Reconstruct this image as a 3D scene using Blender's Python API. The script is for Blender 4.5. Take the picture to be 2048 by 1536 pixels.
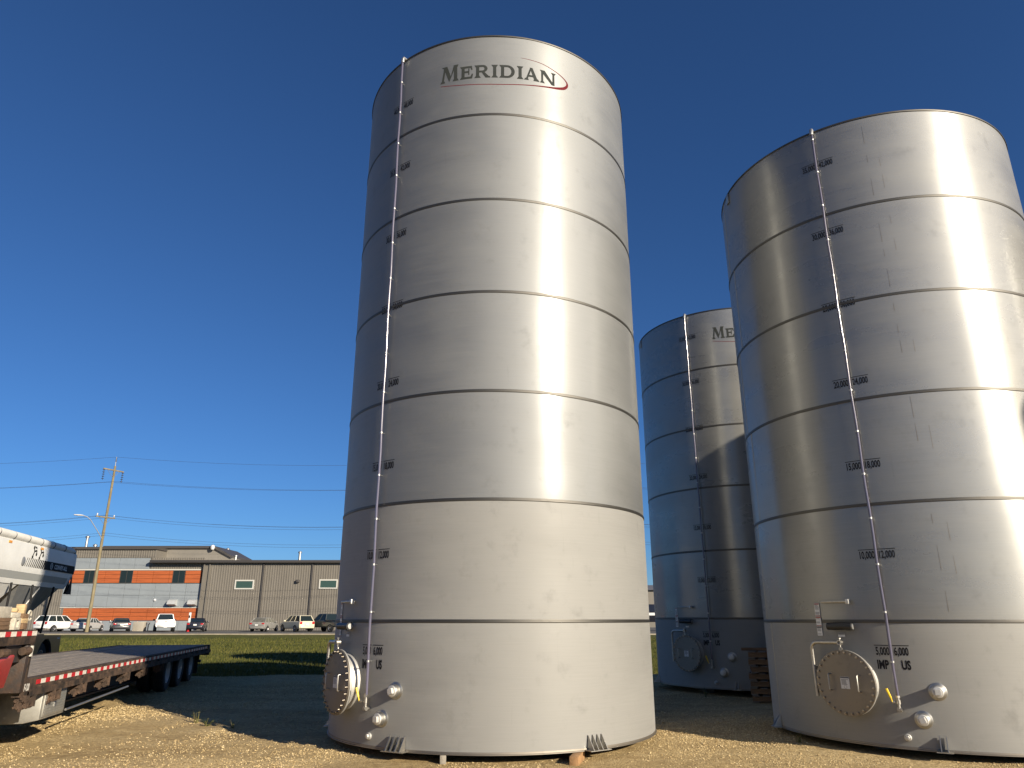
import bpy, bmesh, math, random
import numpy as np
from mathutils import Vector, Matrix

random.seed(7); rng = np.random.default_rng(7)
R_ = math.radians
scene = bpy.context.scene
for o in list(bpy.data.objects): bpy.data.objects.remove(o)
COL = scene.collection

# ------------------------------------------------------------------ camera
F_PX = 1437.738; PITCH = 0.316228; ZC = 1.6537
cam_d = bpy.data.cameras.new('camera'); cam = bpy.data.objects.new('camera', cam_d); COL.objects.link(cam)
cam_d.sensor_fit = 'HORIZONTAL'; cam_d.sensor_width = 36.0; cam_d.lens = 36.0 * F_PX / 2048.0
cam_d.clip_start = 0.1; cam_d.clip_end = 6000
cam.location = (0, 0, ZC); cam.rotation_euler = (math.pi / 2 + PITCH, 0, 0)
scene.camera = cam

# ------------------------------------------------------------------ sky, sun, exposure
SUN_EL = R_(21.0); SUN_AZ = (math.sin(R_(45)), -math.cos(R_(45)))     # towards the sun, on the ground plane
world = bpy.data.worlds.new('World'); scene.world = world; world.use_nodes = True
wn = world.node_tree.nodes; wl = world.node_tree.links
bg = wn['Background']; sky = wn.new('ShaderNodeTexSky'); sky.sky_type = 'NISHITA'; sky.sun_disc = False
sky.sun_elevation = SUN_EL; sky.sun_rotation = math.atan2(SUN_AZ[0], SUN_AZ[1])
sky.altitude = 800; sky.air_density = 1.0; sky.dust_density = 0.5; sky.ozone_density = 9.8
wl.new(sky.outputs[0], bg.inputs[0]); bg.inputs[1].default_value = 0.057
sun_d = bpy.data.lights.new('sun', 'SUN'); sun_d.energy = 5.0; sun_d.angle = R_(0.53); sun_d.color = (1.0, 0.885, 0.71)
sun = bpy.data.objects.new('sun', sun_d); COL.objects.link(sun)
sv = Vector((-SUN_AZ[0] * math.cos(SUN_EL), -SUN_AZ[1] * math.cos(SUN_EL), -math.sin(SUN_EL)))
sun.rotation_euler = sv.to_track_quat('-Z', 'Y').to_euler(); sun.location = (20, -20, 20)
scene.view_settings.view_transform = 'Standard'; scene.view_settings.look = 'None'
scene.view_settings.exposure = 0.8; scene.view_settings.gamma = 1.0
scene.view_settings.use_curve_mapping = False
scene.render.engine = 'CYCLES'
scene.cycles.max_bounces = 8; scene.cycles.sample_clamp_indirect = 8.0; scene.cycles.blur_glossy = 0.2

# ------------------------------------------------------------------ pixels to directions (2048 x 1536 photograph)
CP, SP = math.cos(PITCH), math.sin(PITCH)
def ray(px, py):
    X = (px - 1024) / F_PX; Y = (768 - py) / F_PX
    return Vector((X, CP - Y * SP, SP + Y * CP))
def on_depth(px, py, Y):
    d = ray(px, py); t = Y / d.y
    return Vector((d.x * t, Y, ZC + d.z * t))
def on_z(px, py, z):
    d = ray(px, py); t = (z - ZC) / d.z
    return Vector((d.x * t, d.y * t, z))

# ------------------------------------------------------------------ numeric noise and the lie of the land
def vnoise(x, y, seed=0):
    xi = np.floor(x).astype(np.int64); yi = np.floor(y).astype(np.int64); fx = x - xi; fy = y - yi
    def h(a, b):
        n = (a * 374761393 + b * 668265263 + seed * 974711) & 0x7fffffff
        n = ((n ^ (n >> 13)) * 1274126177) & 0x7fffffff
        return ((n ^ (n >> 16)) & 0xffff) / 65535.0
    u = fx * fx * (3 - 2 * fx); v = fy * fy * (3 - 2 * fy)
    return (h(xi, yi) * (1 - u) + h(xi + 1, yi) * u) * (1 - v) + (h(xi, yi + 1) * (1 - u) + h(xi + 1, yi + 1) * u) * v
def fbm(x, y, seed=0, octv=4):
    s = 0; a = .5
    for k in range(octv): s = s + a * vnoise(x * 2 ** k, y * 2 ** k, seed + k); a *= .5
    return s
def sstep(a, b, x):
    t = np.clip((x - a) / (b - a), 0, 1); return t * t * (3 - 2 * t)
def land(x, y): return 0.35 * sstep(28.0, 66.0, np.asarray(y, float)) + 0 * np.asarray(x, float)
def yard_edge(x): return 24.6 + 0.16 * (x + 7) * sstep(-7, 20, x) + 1.6 * (fbm(x * .35, x * 0 + 3.3, 5) - .5)
TANKS_XY = [(-.294, 12.029), (6.195, 19.616), (6.539, 11.929)]
def yard_h(x, y):
    x = np.asarray(x, float); y = np.asarray(y, float)
    u = x * .55 + y * .83; v = x * .83 - y * .55
    z = .11 * (fbm(v * .9, u * .22, 11) - .5) + .06 * (fbm(x * 1.6, y * 1.6, 21) - .5) + .02 * (fbm(x * 7, y * 7, 31, 3) - .5)
    flat = np.ones_like(z)
    for cx, cy in TANKS_XY:
        flat = np.minimum(flat, .25 + .75 * sstep(2.4, 3.3, np.hypot(x - cx, y - cy)))
    return z * flat - .002
def gz(x, y): return float(yard_h(x, y)) if y < 24 else float(land(x, y))

# ------------------------------------------------------------------ materials
MATS = {}
def mat(name, col, rough=.6, metal=0.0, var=0.0, scale=4.0, bump=0.0, bscale=None, stretch=(1, 1, 1), spec=.5, col2=None, coat=0.0):
    if name in MATS: return MATS[name]
    m = bpy.data.materials.new(name); m.use_nodes = True; nt = m.node_tree; b = nt.nodes['Principled BSDF']
    b.inputs['Base Color'].default_value = (*col, 1); b.inputs['Roughness'].default_value = rough
    b.inputs['Metallic'].default_value = metal; b.inputs['Specular IOR Level'].default_value = spec
    b.inputs['Coat Weight'].default_value = coat; b.inputs['Coat Roughness'].default_value = .08
    if var > 0 or bump > 0:
        tc = nt.nodes.new('ShaderNodeTexCoord'); mp = nt.nodes.new('ShaderNodeMapping'); mp.inputs['Scale'].default_value = stretch
        nt.links.new(tc.outputs['Object'], mp.inputs[0])
        nz = nt.nodes.new('ShaderNodeTexNoise'); nz.inputs['Scale'].default_value = scale; nz.inputs['Detail'].default_value = 6; nz.inputs['Roughness'].default_value = .65
        nt.links.new(mp.outputs[0], nz.inputs['Vector'])
    if var > 0:
        cr = nt.nodes.new('ShaderNodeValToRGB'); c2 = col2 if col2 else tuple(c * (1 - var) for c in col); c1 = tuple(min(1, c * (1 + var * .6)) for c in col)
        cr.color_ramp.elements[0].position = .35; cr.color_ramp.elements[0].color = (*c2, 1)
        cr.color_ramp.elements[1].position = .68; cr.color_ramp.elements[1].color = (*c1, 1)
        nt.links.new(nz.outputs[0], cr.inputs[0]); nt.links.new(cr.outputs[0], b.inputs['Base Color'])
        mr = nt.nodes.new('ShaderNodeMapRange'); mr.inputs['To Min'].default_value = min(1, rough + .12); mr.inputs['To Max'].default_value = max(.03, rough - .08)
        nt.links.new(nz.outputs[0], mr.inputs[0]); nt.links.new(mr.outputs[0], b.inputs['Roughness'])
    if bump > 0:
        n2 = nz
        if bscale:
            n2 = nt.nodes.new('ShaderNodeTexNoise'); n2.inputs['Scale'].default_value = bscale; n2.inputs['Detail'].default_value = 5
            nt.links.new(mp.outputs[0], n2.inputs['Vector'])
        bp = nt.nodes.new('ShaderNodeBump'); bp.inputs['Strength'].default_value = bump; bp.inputs['Distance'].default_value = .02
        nt.links.new(n2.outputs[0], bp.inputs['Height']); nt.links.new(bp.outputs[0], b.inputs['Normal'])
    MATS[name] = m; return m

def steel(name, col, rough, aniso, smudge=.12, lobes=()):
    if name in MATS: return MATS[name]
    m = bpy.data.materials.new(name); m.use_nodes = True; nt = m.node_tree; N = nt.nodes.new; L = nt.links.new
    b = nt.nodes['Principled BSDF']; b.inputs['Metallic'].default_value = 1.0
    tc = N('ShaderNodeTexCoord')
    def noise(sc, scale, det=4, ro=.6):
        mp = N('ShaderNodeMapping'); mp.inputs['Scale'].default_value = sc; L(tc.outputs['Object'], mp.inputs[0])
        n = N('ShaderNodeTexNoise'); n.inputs['Scale'].default_value = scale; n.inputs['Detail'].default_value = det; n.inputs['Roughness'].default_value = ro
        L(mp.outputs[0], n.inputs['Vector']); return n.outputs[0]
    brushed = noise((.8, .8, 70), 2.0, 5, .7)          # grain that runs round the shell
    sheet = noise((.35, .35, 1.1), 1.2, 3)             # broad cloudy difference in the mill finish
    blot = noise((1, 1, 1), 3.5, 6, .7)                # handling marks
    scr = noise((9, 9, .5), 3.0, 2, .5)                # thin upright scuffs
    def rng_(src, a, b_, lo, hi):
        r = N('ShaderNodeMapRange'); r.inputs['From Min'].default_value = a; r.inputs['From Max'].default_value = b_
        r.inputs['To Min'].default_value = lo; r.inputs['To Max'].default_value = hi; L(src, r.inputs[0]); return r.outputs[0]
    def mth(op, a, b_):
        k = N('ShaderNodeMath'); k.operation = op
        for i, s in enumerate((a, b_)):
            if isinstance(s, (int, float)): k.inputs[i].default_value = s
            else: L(s, k.inputs[i])
        return k.outputs[0]
    fac = mth('MULTIPLY', rng_(brushed, .3, .7, .91, 1.07), rng_(sheet, .3, .7, .93, 1.05))
    fac = mth('MULTIPLY', fac, rng_(blot, .60, .75, 1.0, 1.0 - smudge))
    fac = mth('MULTIPLY', fac, rng_(scr, .68, .76, 1.0, 1.0 - smudge * .7))
    mx = N('ShaderNodeVectorMath'); mx.operation = 'SCALE'; mx.inputs[0].default_value = col; L(fac, mx.inputs['Scale'])
    L(mx.outputs[0], b.inputs['Base Color'])
    ro = mth('ADD', rng_(brushed, .3, .7, -.035, .035), rng_(sheet, .3, .7, rough - .03, rough + .04))
    ro = mth('ADD', ro, rng_(blot, .55, .75, 0, .06)); L(ro, b.inputs['Roughness'])
    tg = N('ShaderNodeTangent'); tg.direction_type = 'RADIAL'; tg.axis = 'Z'; L(tg.outputs[0], b.inputs['Tangent'])
    b.inputs['Anisotropic'].default_value = aniso; b.inputs['Anisotropic Rotation'].default_value = .25
    bp = N('ShaderNodeBump'); bp.inputs['Strength'].default_value = .03; bp.inputs['Distance'].default_value = .01
    L(brushed, bp.inputs['Height']); L(bp.outputs[0], b.inputs['Normal'])
    cur = b.outputs[0]
    for r_, an, share in lobes:                          # smoother areas between the grain: tighter lobes mixed in
        b2 = N('ShaderNodeBsdfPrincipled'); b2.inputs['Metallic'].default_value = 1.0; L(mx.outputs[0], b2.inputs['Base Color'])
        L(mth('ADD', rng_(sheet, .3, .7, r_ - .03, r_ + .03), rng_(blot, .5, .75, 0, .04)), b2.inputs['Roughness'])
        L(tg.outputs[0], b2.inputs['Tangent']); b2.inputs['Anisotropic'].default_value = an; b2.inputs['Anisotropic Rotation'].default_value = .25
        L(bp.outputs[0], b2.inputs['Normal'])
        ms = N('ShaderNodeMixShader'); L(rng_(sheet, .3, .7, share * 1.25, share * .75), ms.inputs[0]); L(cur, ms.inputs[1]); L(b2.outputs[0], ms.inputs[2]); cur = ms.outputs[0]
    if lobes: L(cur, nt.nodes['Material Output'].inputs[0])
    MATS[name] = m; return m

STEEL_UP = steel('stainless_bright_mill', (.305, .311, .308), .74, .10, .06, ((.36, .6, .08), (.23, .35, .045)))
STEEL_POL = steel('stainless_polished_mill', (.345, .345, .332), .74, .10, .06, ((.28, .6, .30), (.18, .35, .06)))
STEEL_LOW = steel('stainless_dull_mill', (.40, .398, .383), .85, .05, .055, ((.5, .5, .03),))
STEEL_RIM = steel('stainless_trim', (.42, .41, .38), .5, .3)
WELD = steel('weld_heat_tint', (.12, .115, .105), .55, .2)
STEEL_COVER = steel('stainless_plate', (.27, .245, .21), .6, .2, .2)
STEEL_PIPE = mat('stainless_pipe', (.46, .44, .40), .42, 1.0, .15, 12)
STEEL_BOLT = mat('bolt_steel', (.42, .37, .30), .35, 1.0, .3, 30)
CAST = mat('cast_plug', (.62, .61, .575), .55, .75, .12, 25, .1)
INK = mat('black_vinyl', (.012, .012, .013), .7, 0, 0, 4, 0, None, (1, 1, 1), .15)
LOGO_GREY = mat('logo_grey_vinyl', (.032, .036, .034), .7, 0, .15, 3, 0, None, (1, 1, 1), .15)
LOGO_RED = mat('logo_red_vinyl', (.11, .004, .009), .7, 0, 0, 4, 0, None, (1, 1, 1), .15)
TUBE = mat('sight_tube_vinyl', (.105, .10, .145), .15, 0, .12, 2, 0, None, (1, 1, 1), .8)
YELLOW = mat('yellow_lever', (.72, .50, .02), .4)
BLACKPL = mat('black_plastic', (.012, .012, .013), .38, 0, .3, 9)
PAPER = mat('sticker_white', (.62, .62, .60), .5)
PAPER_INK = mat('sticker_print', (.10, .10, .11), .5)
PAPER_RED = mat('sticker_red', (.30, .05, .04), .5)
GALV = mat('galvanised', (.42, .42, .41), .5, 1.0, .2, 14)
WOOD_NEW = mat('pale_timber', (.50, .36, .19), .8, 0, .35, 5, .3, 30, (1, 1, 8))
WOOD_OLD = mat('weathered_timber', (.22, .19, .16), .9, 0, .4, 4, .4, 30, (.6, 9, 9))
WOOD_BROWN = mat('brown_timber', (.20, .12, .065), .85, 0, .4, 5, .4, 25, (1, 8, 8))
CONC = mat('pale_concrete', (.48, .44, .36), .9, 0, .2, 12, .4, 60)
BLACK_STEEL = mat('black_painted_steel', (.018, .017, .017), .5, 0, .6, 8, .15, 40, (1, 1, 1), .4, (.05, .03, .02))
RUSTY = mat('rusty_steel', (.075, .047, .031), .85, 0, .6, 6, .4, 50, (1, 1, 1), .3, (.016, .013, .011))
RUBBER = mat('tyre_rubber', (.014, .014, .014), .8, 0, .3, 20, .2, 50)
RIM_WHITE = mat('rim_paint', (.50, .50, .49), .45, 0, .3, 8)
TAPE_RED = mat('tape_red', (.46, .018, .022), .4, 0, .25, 25)
TAPE_WHITE = mat('tape_white', (.66, .62, .55), .4, 0, .25, 25)
ALU = mat('toolbox_aluminium', (.40, .39, .35), .5, .7, .2, 7)
REDPAINT = mat('red_fender_paint', (.38, .035, .03), .38, 0, .2, 5, 0, None, (1, 1, 1), .5, None, .3)
WHITE_PAINT = mat('white_hopper_paint', (.74, .735, .70), .38, 0, .07, 2.2)
TARP = mat('white_tarp', (.70, .68, .62), .6, 0, .12, 3, .2, 14)
GREYSTRIPE = mat('grey_stripe', (.36, .37, .36), .45)
HOPPER_DARK = mat('hopper_dark_grey', (.20, .205, .21), .45, 0, .15, 4)
NAVY = mat('navy_paint', (.008, .014, .04), .3, 0, .3, 5, 0, None, (1, 1, 1), .5, None, .4)
ORANGE_LENS = mat('amber_reflector', (.72, .30, .03), .35)
ROOFDARK = mat('dark_fascia', (.055, .05, .047), .5)
ROOF = mat('metal_roof', (.15, .138, .122), .5, 0, .15, 2)
SIDING = mat('taupe_siding', (.145, .131, .110), .5, 0, .10, .7, 0, None, (1, 1, .25))
SIDING_L = mat('pale_taupe_siding', (.19, .175, .15), .5, 0, .1, .6)
PANEL = mat('pale_grey_panel', (.215, .24, .258), .5, 0, .08, .9)
ORANGE = mat('orange_wood_cladding', (.37, .092, .026), .5, 0, .28, 1.4, 0, None, (.35, 1, 9))
GLASS_D = mat('dark_window', (.012, .018, .018), .06, 0, 0, 1, 0, None, (1, 1, 1), .5)
GLASS_G = mat('green_window', (.035, .065, .055), .08)
FRAME_W = mat('window_frame_white', (.46, .45, .41), .5)
POLE_W = mat('pole_timber', (.20, .165, .095), .9, 0, .35, 2.2, .4, 14, (3, 3, .35))
INSUL = mat('insulator', (.03, .03, .03), .3)
WIRE = mat('wire', (.03, .03, .035), .6)
LAMP = mat('lamp_housing', (.6, .6, .6), .4, .3)
ASPHALT = mat('asphalt', (.095, .092, .088), .9, 0, .25, .6, .3, 40)
KERB = mat('kerb_concrete', (.27, .235, .17), .9, 0, .2, 1.5)
SOIL = mat('far_ground', (.075, .085, .030), .95, 0, .35, .02)

def ground_mats():
    m = bpy.data.materials.new('gravel'); m.use_nodes = True; nt = m.node_tree; N = nt.nodes.new; L = nt.links.new; b = nt.nodes['Principled BSDF']
    tc = N('ShaderNodeTexCoord')
    vo = N('ShaderNodeTexVoronoi'); vo.inputs['Scale'].default_value = 34; L(tc.outputs['Object'], vo.inputs['Vector'])
    v2 = N('ShaderNodeTexVoronoi'); v2.inputs['Scale'].default_value = 90; L(tc.outputs['Object'], v2.inputs['Vector'])
    bw = N('ShaderNodeRGBToBW'); L(vo.outputs['Color'], bw.inputs[0])
    cr = N('ShaderNodeValToRGB'); e = cr.color_ramp.elements; e[0].position = 0.1; e[0].color = (.30, .215, .105, 1); e[1].position = .9; e[1].color = (.60, .465, .255, 1)
    k = e.new(.5); k.color = (.48, .355, .175, 1); L(bw.outputs[0], cr.inputs[0])
    mp = N('ShaderNodeMapping'); mp.inputs['Rotation'].default_value = (0, 0, R_(-33)); mp.inputs['Scale'].default_value = (.28, 1.1, 1); L(tc.outputs['Object'], mp.inputs[0])
    nz = N('ShaderNodeTexNoise'); nz.inputs['Scale'].default_value = .8; nz.inputs['Detail'].default_value = 7; nz.inputs['Roughness'].default_value = .62; L(mp.outputs[0], nz.inputs['Vector'])
    fr = N('ShaderNodeValToRGB'); fr.color_ramp.elements[0].position = .42; fr.color_ramp.elements[1].position = .60; L(nz.outputs[0], fr.inputs[0])
    soil = N('ShaderNodeTexNoise'); soil.inputs['Scale'].default_value = 9; soil.inputs['Detail'].default_value = 8; L(tc.outputs['Object'], soil.inputs['Vector'])
    sc = N('ShaderNodeValToRGB'); sc.color_ramp.elements[0].position = .3; sc.color_ramp.elements[0].color = (.27, .185, .083, 1); sc.color_ramp.elements[1].position = .75; sc.color_ramp.elements[1].color = (.48, .355, .175, 1); L(soil.outputs[0], sc.inputs[0])
    mx = N('ShaderNodeMix'); mx.data_type = 'RGBA'; L(fr.outputs[0], mx.inputs['Factor']); L(sc.outputs[0], mx.inputs['A']); L(cr.outputs[0], mx.inputs['B'])
    L(mx.outputs['Result'], b.inputs['Base Color']); b.inputs['Roughness'].default_value = .95; b.inputs['Specular IOR Level'].default_value = .2
    ad = N('ShaderNodeMath'); ad.operation = 'ADD'; L(vo.outputs['Distance'], ad.inputs[0]); L(v2.outputs['Distance'], ad.inputs[1])
    bp = N('ShaderNodeBump'); bp.invert = True; bp.inputs['Strength'].default_value = .8; bp.inputs['Distance'].default_value = .018
    L(ad.outputs[0], bp.inputs['Height']); L(bp.outputs[0], b.inputs['Normal'])
    g = bpy.data.materials.new('mown_grass'); g.use_nodes = True; nt = g.node_tree; N = nt.nodes.new; L = nt.links.new; b = nt.nodes['Principled BSDF']
    tc = N('ShaderNodeTexCoord'); mp = N('ShaderNodeMapping'); mp.inputs['Scale'].default_value = (.10, .75, 1); L(tc.outputs['Object'], mp.inputs[0])
    n1 = N('ShaderNodeTexNoise'); n1.inputs['Scale'].default_value = 1.0; n1.inputs['Detail'].default_value = 5; L(mp.outputs[0], n1.inputs['Vector'])
    n2 = N('ShaderNodeTexNoise'); n2.inputs['Scale'].default_value = 14; n2.inputs['Detail'].default_value = 6; L(tc.outputs['Object'], n2.inputs['Vector'])
    am = N('ShaderNodeMix'); am.data_type = 'FLOAT'; am.inputs['Factor'].default_value = .4; L(n1.outputs[0], am.inputs['A']); L(n2.outputs[0], am.inputs['B'])
    cr = N('ShaderNodeValToRGB'); e = cr.color_ramp.elements; e[0].position = .36; e[0].color = (.040, .050, .009, 1); e[1].position = .66; e[1].color = (.125, .118, .026, 1)
    L(am.outputs['Result'], cr.inputs[0]); L(cr.outputs[0], b.inputs['Base Color']); b.inputs['Roughness'].default_value = .9; b.inputs['Specular IOR Level'].default_value = .15
    bp = N('ShaderNodeBump'); bp.inputs['Strength'].default_value = .5; bp.inputs['Distance'].default_value = .04; L(n2.outputs[0], bp.inputs['Height']); L(bp.outputs[0], b.inputs['Normal'])
    return m, g
GRAVEL, GRASS = ground_mats()
def varied(name, cols, rough=.9):
    m = bpy.data.materials.new(name); m.use_nodes = True; nt = m.node_tree; b = nt.nodes['Principled BSDF']
    at = nt.nodes.new('ShaderNodeAttribute'); at.attribute_name = 'tone'; cr = nt.nodes.new('ShaderNodeValToRGB'); e = cr.color_ramp.elements
    e[0].color = (*cols[0], 1); e[1].color = (*cols[-1], 1)
    for i, c in enumerate(cols[1:-1]): k = e.new((i + 1) / (len(cols) - 1)); k.color = (*c, 1)
    nt.links.new(at.outputs['Fac'], cr.inputs[0]); nt.links.new(cr.outputs[0], b.inputs['Base Color'])
    b.inputs['Roughness'].default_value = rough; b.inputs['Specular IOR Level'].default_value = .2; return m
STONE = varied('loose_stone', [(.27, .19, .09), (.43, .32, .16), (.53, .41, .22), (.66, .55, .35)])
BLADE = varied('grass_blade', [(.036, .046, .008), (.075, .08, .017), (.125, .115, .028), (.20, .17, .06)], .8)
WEED = varied('weed_leaf', [(.045, .07, .018), (.09, .105, .03), (.17, .145, .06)], .8)

# ------------------------------------------------------------------ mesh helpers
class MB:
    def __init__(s): s.v = []; s.f = []
    def add(s, vs, fs):
        o = len(s.v); s.v += [tuple(v) for v in vs]; s.f += [tuple(i + o for i in f) for f in fs]; return s
    def box(s, x0, x1, y0, y1, z0, z1, M=None):
        vs = [Vector(p) for p in ((x0, y0, z0), (x1, y0, z0), (x1, y1, z0), (x0, y1, z0), (x0, y0, z1), (x1, y0, z1), (x1, y1, z1), (x0, y1, z1))]
        if M is not None: vs = [M @ v for v in vs]
        return s.add(vs, [(0, 3, 2, 1), (4, 5, 6, 7), (0, 1, 5, 4), (1, 2, 6, 5), (2, 3, 7, 6), (3, 0, 4, 7)])
    def frustum(s, lo, hi, z0, z1):
        (a, b, c, d), (e, f, g, h) = lo, hi
        vs = [(a, c, z0), (b, c, z0), (b, d, z0), (a, d, z0), (e, g, z1), (f, g, z1), (f, h, z1), (e, h, z1)]
        return s.add(vs, [(0, 3, 2, 1), (4, 5, 6, 7), (0, 1, 5, 4), (1, 2, 6, 5), (2, 3, 7, 6), (3, 0, 4, 7)])
    def tube(s, pts, r, seg=10, caps=True):
        P = [Vector(p) for p in pts]; n = len(P); rs = r if hasattr(r, '__len__') else [r] * n; rings = []; ref = None
        for i, p in enumerate(P):
            t = (P[min(i + 1, n - 1)] - P[max(i - 1, 0)]).normalized()
            if ref is None: ref = Vector((0, 0, 1)) if abs(t.z) < .9 else Vector((1, 0, 0))
            a = (ref - t * ref.dot(t)).normalized(); b = t.cross(a); ref = a
            rings.append([p + (a * math.cos(k * 2 * math.pi / seg) + b * math.sin(k * 2 * math.pi / seg)) * rs[i] for k in range(seg)])
        vs = [q for rg in rings for q in rg]; fs = []
        for i in range(n - 1):
            for k in range(seg): fs.append((i * seg + k, i * seg + (k + 1) % seg, (i + 1) * seg + (k + 1) % seg, (i + 1) * seg + k))
        if caps: fs += [tuple(range(seg))[::-1], tuple((n - 1) * seg + k for k in range(seg))]
        return s.add(vs, fs)
    def lathe(s, prof, seg=24, M=None, close=False):
        vs = []; n = len(prof)
        for k in range(seg):
            a = k * 2 * math.pi / seg
            for r, z in prof: vs.append(Vector((r * math.cos(a), r * math.sin(a), z)))
        if M is not None: vs = [M @ v for v in vs]
        fs = []
        for k in range(seg):
            k2 = (k + 1) % seg
            for i in range(n - 1 + (1 if close else 0)):
                j = (i + 1) % n; fs.append((k * n + i, k2 * n + i, k2 * n + j, k * n + j))
        return s.add(vs, fs)
    def prism(s, poly, ax, a0, a1):
        n = len(poly)
        def P(u, v, w): return {'x': (w, u, v), 'y': (u, w, v), 'z': (u, v, w)}[ax]
        vs = [P(u, v, a0) for u, v in poly] + [P(u, v, a1) for u, v in poly]
        return s.add(vs, [tuple(range(n))[::-1], tuple(range(n, 2 * n))] + [(i, (i + 1) % n, n + (i + 1) % n, n + i) for i in range(n)])
    def mesh(s, name, m, smooth=True, ang=35, bevel=0):
        me = bpy.data.meshes.new(name); me.from_pydata(s.v, [], s.f); me.materials.append(m)
        bm = bmesh.new(); bm.from_mesh(me); bmesh.ops.recalc_face_normals(bm, faces=bm.faces)
        if bevel: bmesh.ops.bevel(bm, geom=[e for e in bm.edges if len(e.link_faces) == 2 and e.calc_face_angle(0) > .6], offset=bevel, segments=2, profile=.5, affect='EDGES')
        bm.to_mesh(me); bm.free()
        if smooth: me.shade_smooth(); me.set_sharp_from_angle(angle=R_(ang))
        return me
    def build(s, name, m, parent=None, **k): return link(name, s.mesh(name, m, **k), parent)
def link(name, me, parent=None, loc=None):
    o = bpy.data.objects.new(name, me); COL.objects.link(o)
    if parent: o.parent = parent
    if loc is not None: o.location = loc
    return o
def tag(o, label, cat, group=None):
    o['label'] = label; o['category'] = cat
    if group: o['group'] = group
    return o
def thing(name, label, cat, loc=(0, 0, 0), rz=0, group=None):
    o = bpy.data.objects.new(name, None); COL.objects.link(o); o.location = loc; o.rotation_euler = (0, 0, rz); o.empty_display_size = .3
    return tag(o, label, cat, group)
def struct(o): o['kind'] = 'structure'; return o
def stuff(o): o['kind'] = 'stuff'; return o
def copy_tree(o, parent=None):
    c = o.copy(); COL.objects.link(c); c.parent = parent
    for ch in list(o.children): copy_tree(ch, c)
    return c
def text_geo(body, size, bold=0.0, xs=1.0, align='CENTER'):
    cu = bpy.data.curves.new('lettering', 'FONT'); cu.body = body; cu.size = size; cu.offset = bold; cu.align_x = align; cu.resolution_u = 3
    o = bpy.data.objects.new('lettering', cu); COL.objects.link(o); bpy.context.view_layer.update()
    me = bpy.data.meshes.new_from_object(o.evaluated_get(bpy.context.evaluated_depsgraph_get()))
    vs = [(v.co.x * xs, v.co.y) for v in me.vertices]; fs = [tuple(p.vertices) for p in me.polygons]
    bpy.data.objects.remove(o); bpy.data.curves.remove(cu); bpy.data.meshes.remove(me)
    return vs, fs

# ------------------------------------------------------------------ the ground
def grid_obj(name, xs, ys, hf, m):
    X, Y = np.meshgrid(xs, ys); Z = hf(X, Y); nx, ny = len(xs), len(ys)
    v = np.stack([X, Y, Z], -1).reshape(-1, 3); i = np.arange(nx * ny).reshape(ny, nx)
    f = np.stack([i[:-1, :-1], i[:-1, 1:], i[1:, 1:], i[1:, :-1]], -1).reshape(-1, 4)
    me = bpy.data.meshes.new(name); me.from_pydata(v.tolist(), [], f.tolist()); me.materials.append(m); me.shade_smooth()
    return struct(link(name, me))
xs_b = np.concatenate([[-3000, -800, -300], np.linspace(-150, 150, 25), [300, 800, 3000]])
grid_obj('ground', xs_b, np.concatenate([[-3000, -600, -150], np.linspace(-60, 130, 39), [300, 800, 3000]]), lambda x, y: land(x, y) - .32, SOIL)
fx = np.arange(-17, 13.01, .11); fy = np.arange(8.2, 29.4, .11)
def yard_z(x, y): return yard_h(x, y) - .12 * sstep(-.7, .9, y - yard_edge(x))
grid_obj('gravel_yard', np.concatenate([np.linspace(-90, -17.5, 30), fx, np.linspace(13.5, 90, 30)]), np.concatenate([np.linspace(-90, 8, 50), fy, [29.6, 30.5]]), yard_z, GRAVEL)
def grass_z(x, y): return land(x, y) - .055 + .05 * (fbm(x * .5, y * .5, 41) - .5) - .10 * sstep(.4, -.9, y - yard_edge(x))
grid_obj('grass_field', np.linspace(-110, 90, 220), np.concatenate([np.arange(22.4, 32, .25), np.linspace(32.4, 70.2, 60)]), grass_z, GRASS)
grid_obj('parking_lot', np.linspace(-160, 140, 40), np.linspace(70.05, 130, 30), lambda x, y: land(x, y) - .02, ASPHALT)
kb = MB(); kb.box(-160, 140, 69.75, 70.15, .0, .40); struct(kb.build('kerb', KERB, None, bevel=.02))

def scatter(name, pos, size, tone, m, proto_v, proto_f, flat=.6, tilt=.5):
    n = len(pos); pv = np.array(proto_v); pf = np.array(proto_f); k = len(pv)
    a = rng.uniform(0, 2 * math.pi, n); ca, sa = np.cos(a)[:, None], np.sin(a)[:, None]
    jit = 1 + rng.uniform(-.3, .3, (n, k, 3)); q = pv[None] * jit * np.stack([size, size * rng.uniform(.6, 1, n), size * rng.uniform(.45, .8, n) * flat / .6], -1)[:, None, :]
    x = q[..., 0] * ca - q[..., 1] * sa; y = q[..., 0] * sa + q[..., 1] * ca; z = q[..., 2] + (tilt * rng.uniform(-1, 1, n))[:, None] * q[..., 0]
    V = np.stack([x, y, z], -1) + pos[:, None, :]; Fc = pf[None] + (np.arange(n) * k)[:, None, None]
    me = bpy.data.meshes.new(name); me.from_pydata(V.reshape(-1, 3).tolist(), [], Fc.reshape(-1, pf.shape[1]).tolist()); me.materials.append(m)
    at = me.attributes.new('tone', 'FLOAT', 'POINT'); at.data.foreach_set('value', np.repeat(tone, k).astype(np.float32))
    return stuff(link(name, me))
OCT_V = [(1, 0, .1), (-.2, 1, -.1), (-1, .1, .1), (.1, -1, 0), (.1, .1, 1), (0, 0, -.9)]
OCT_F = [(0, 1, 4), (1, 2, 4), (2, 3, 4), (3, 0, 4), (1, 0, 5), (2, 1, 5), (3, 2, 5), (0, 3, 5)]
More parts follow.
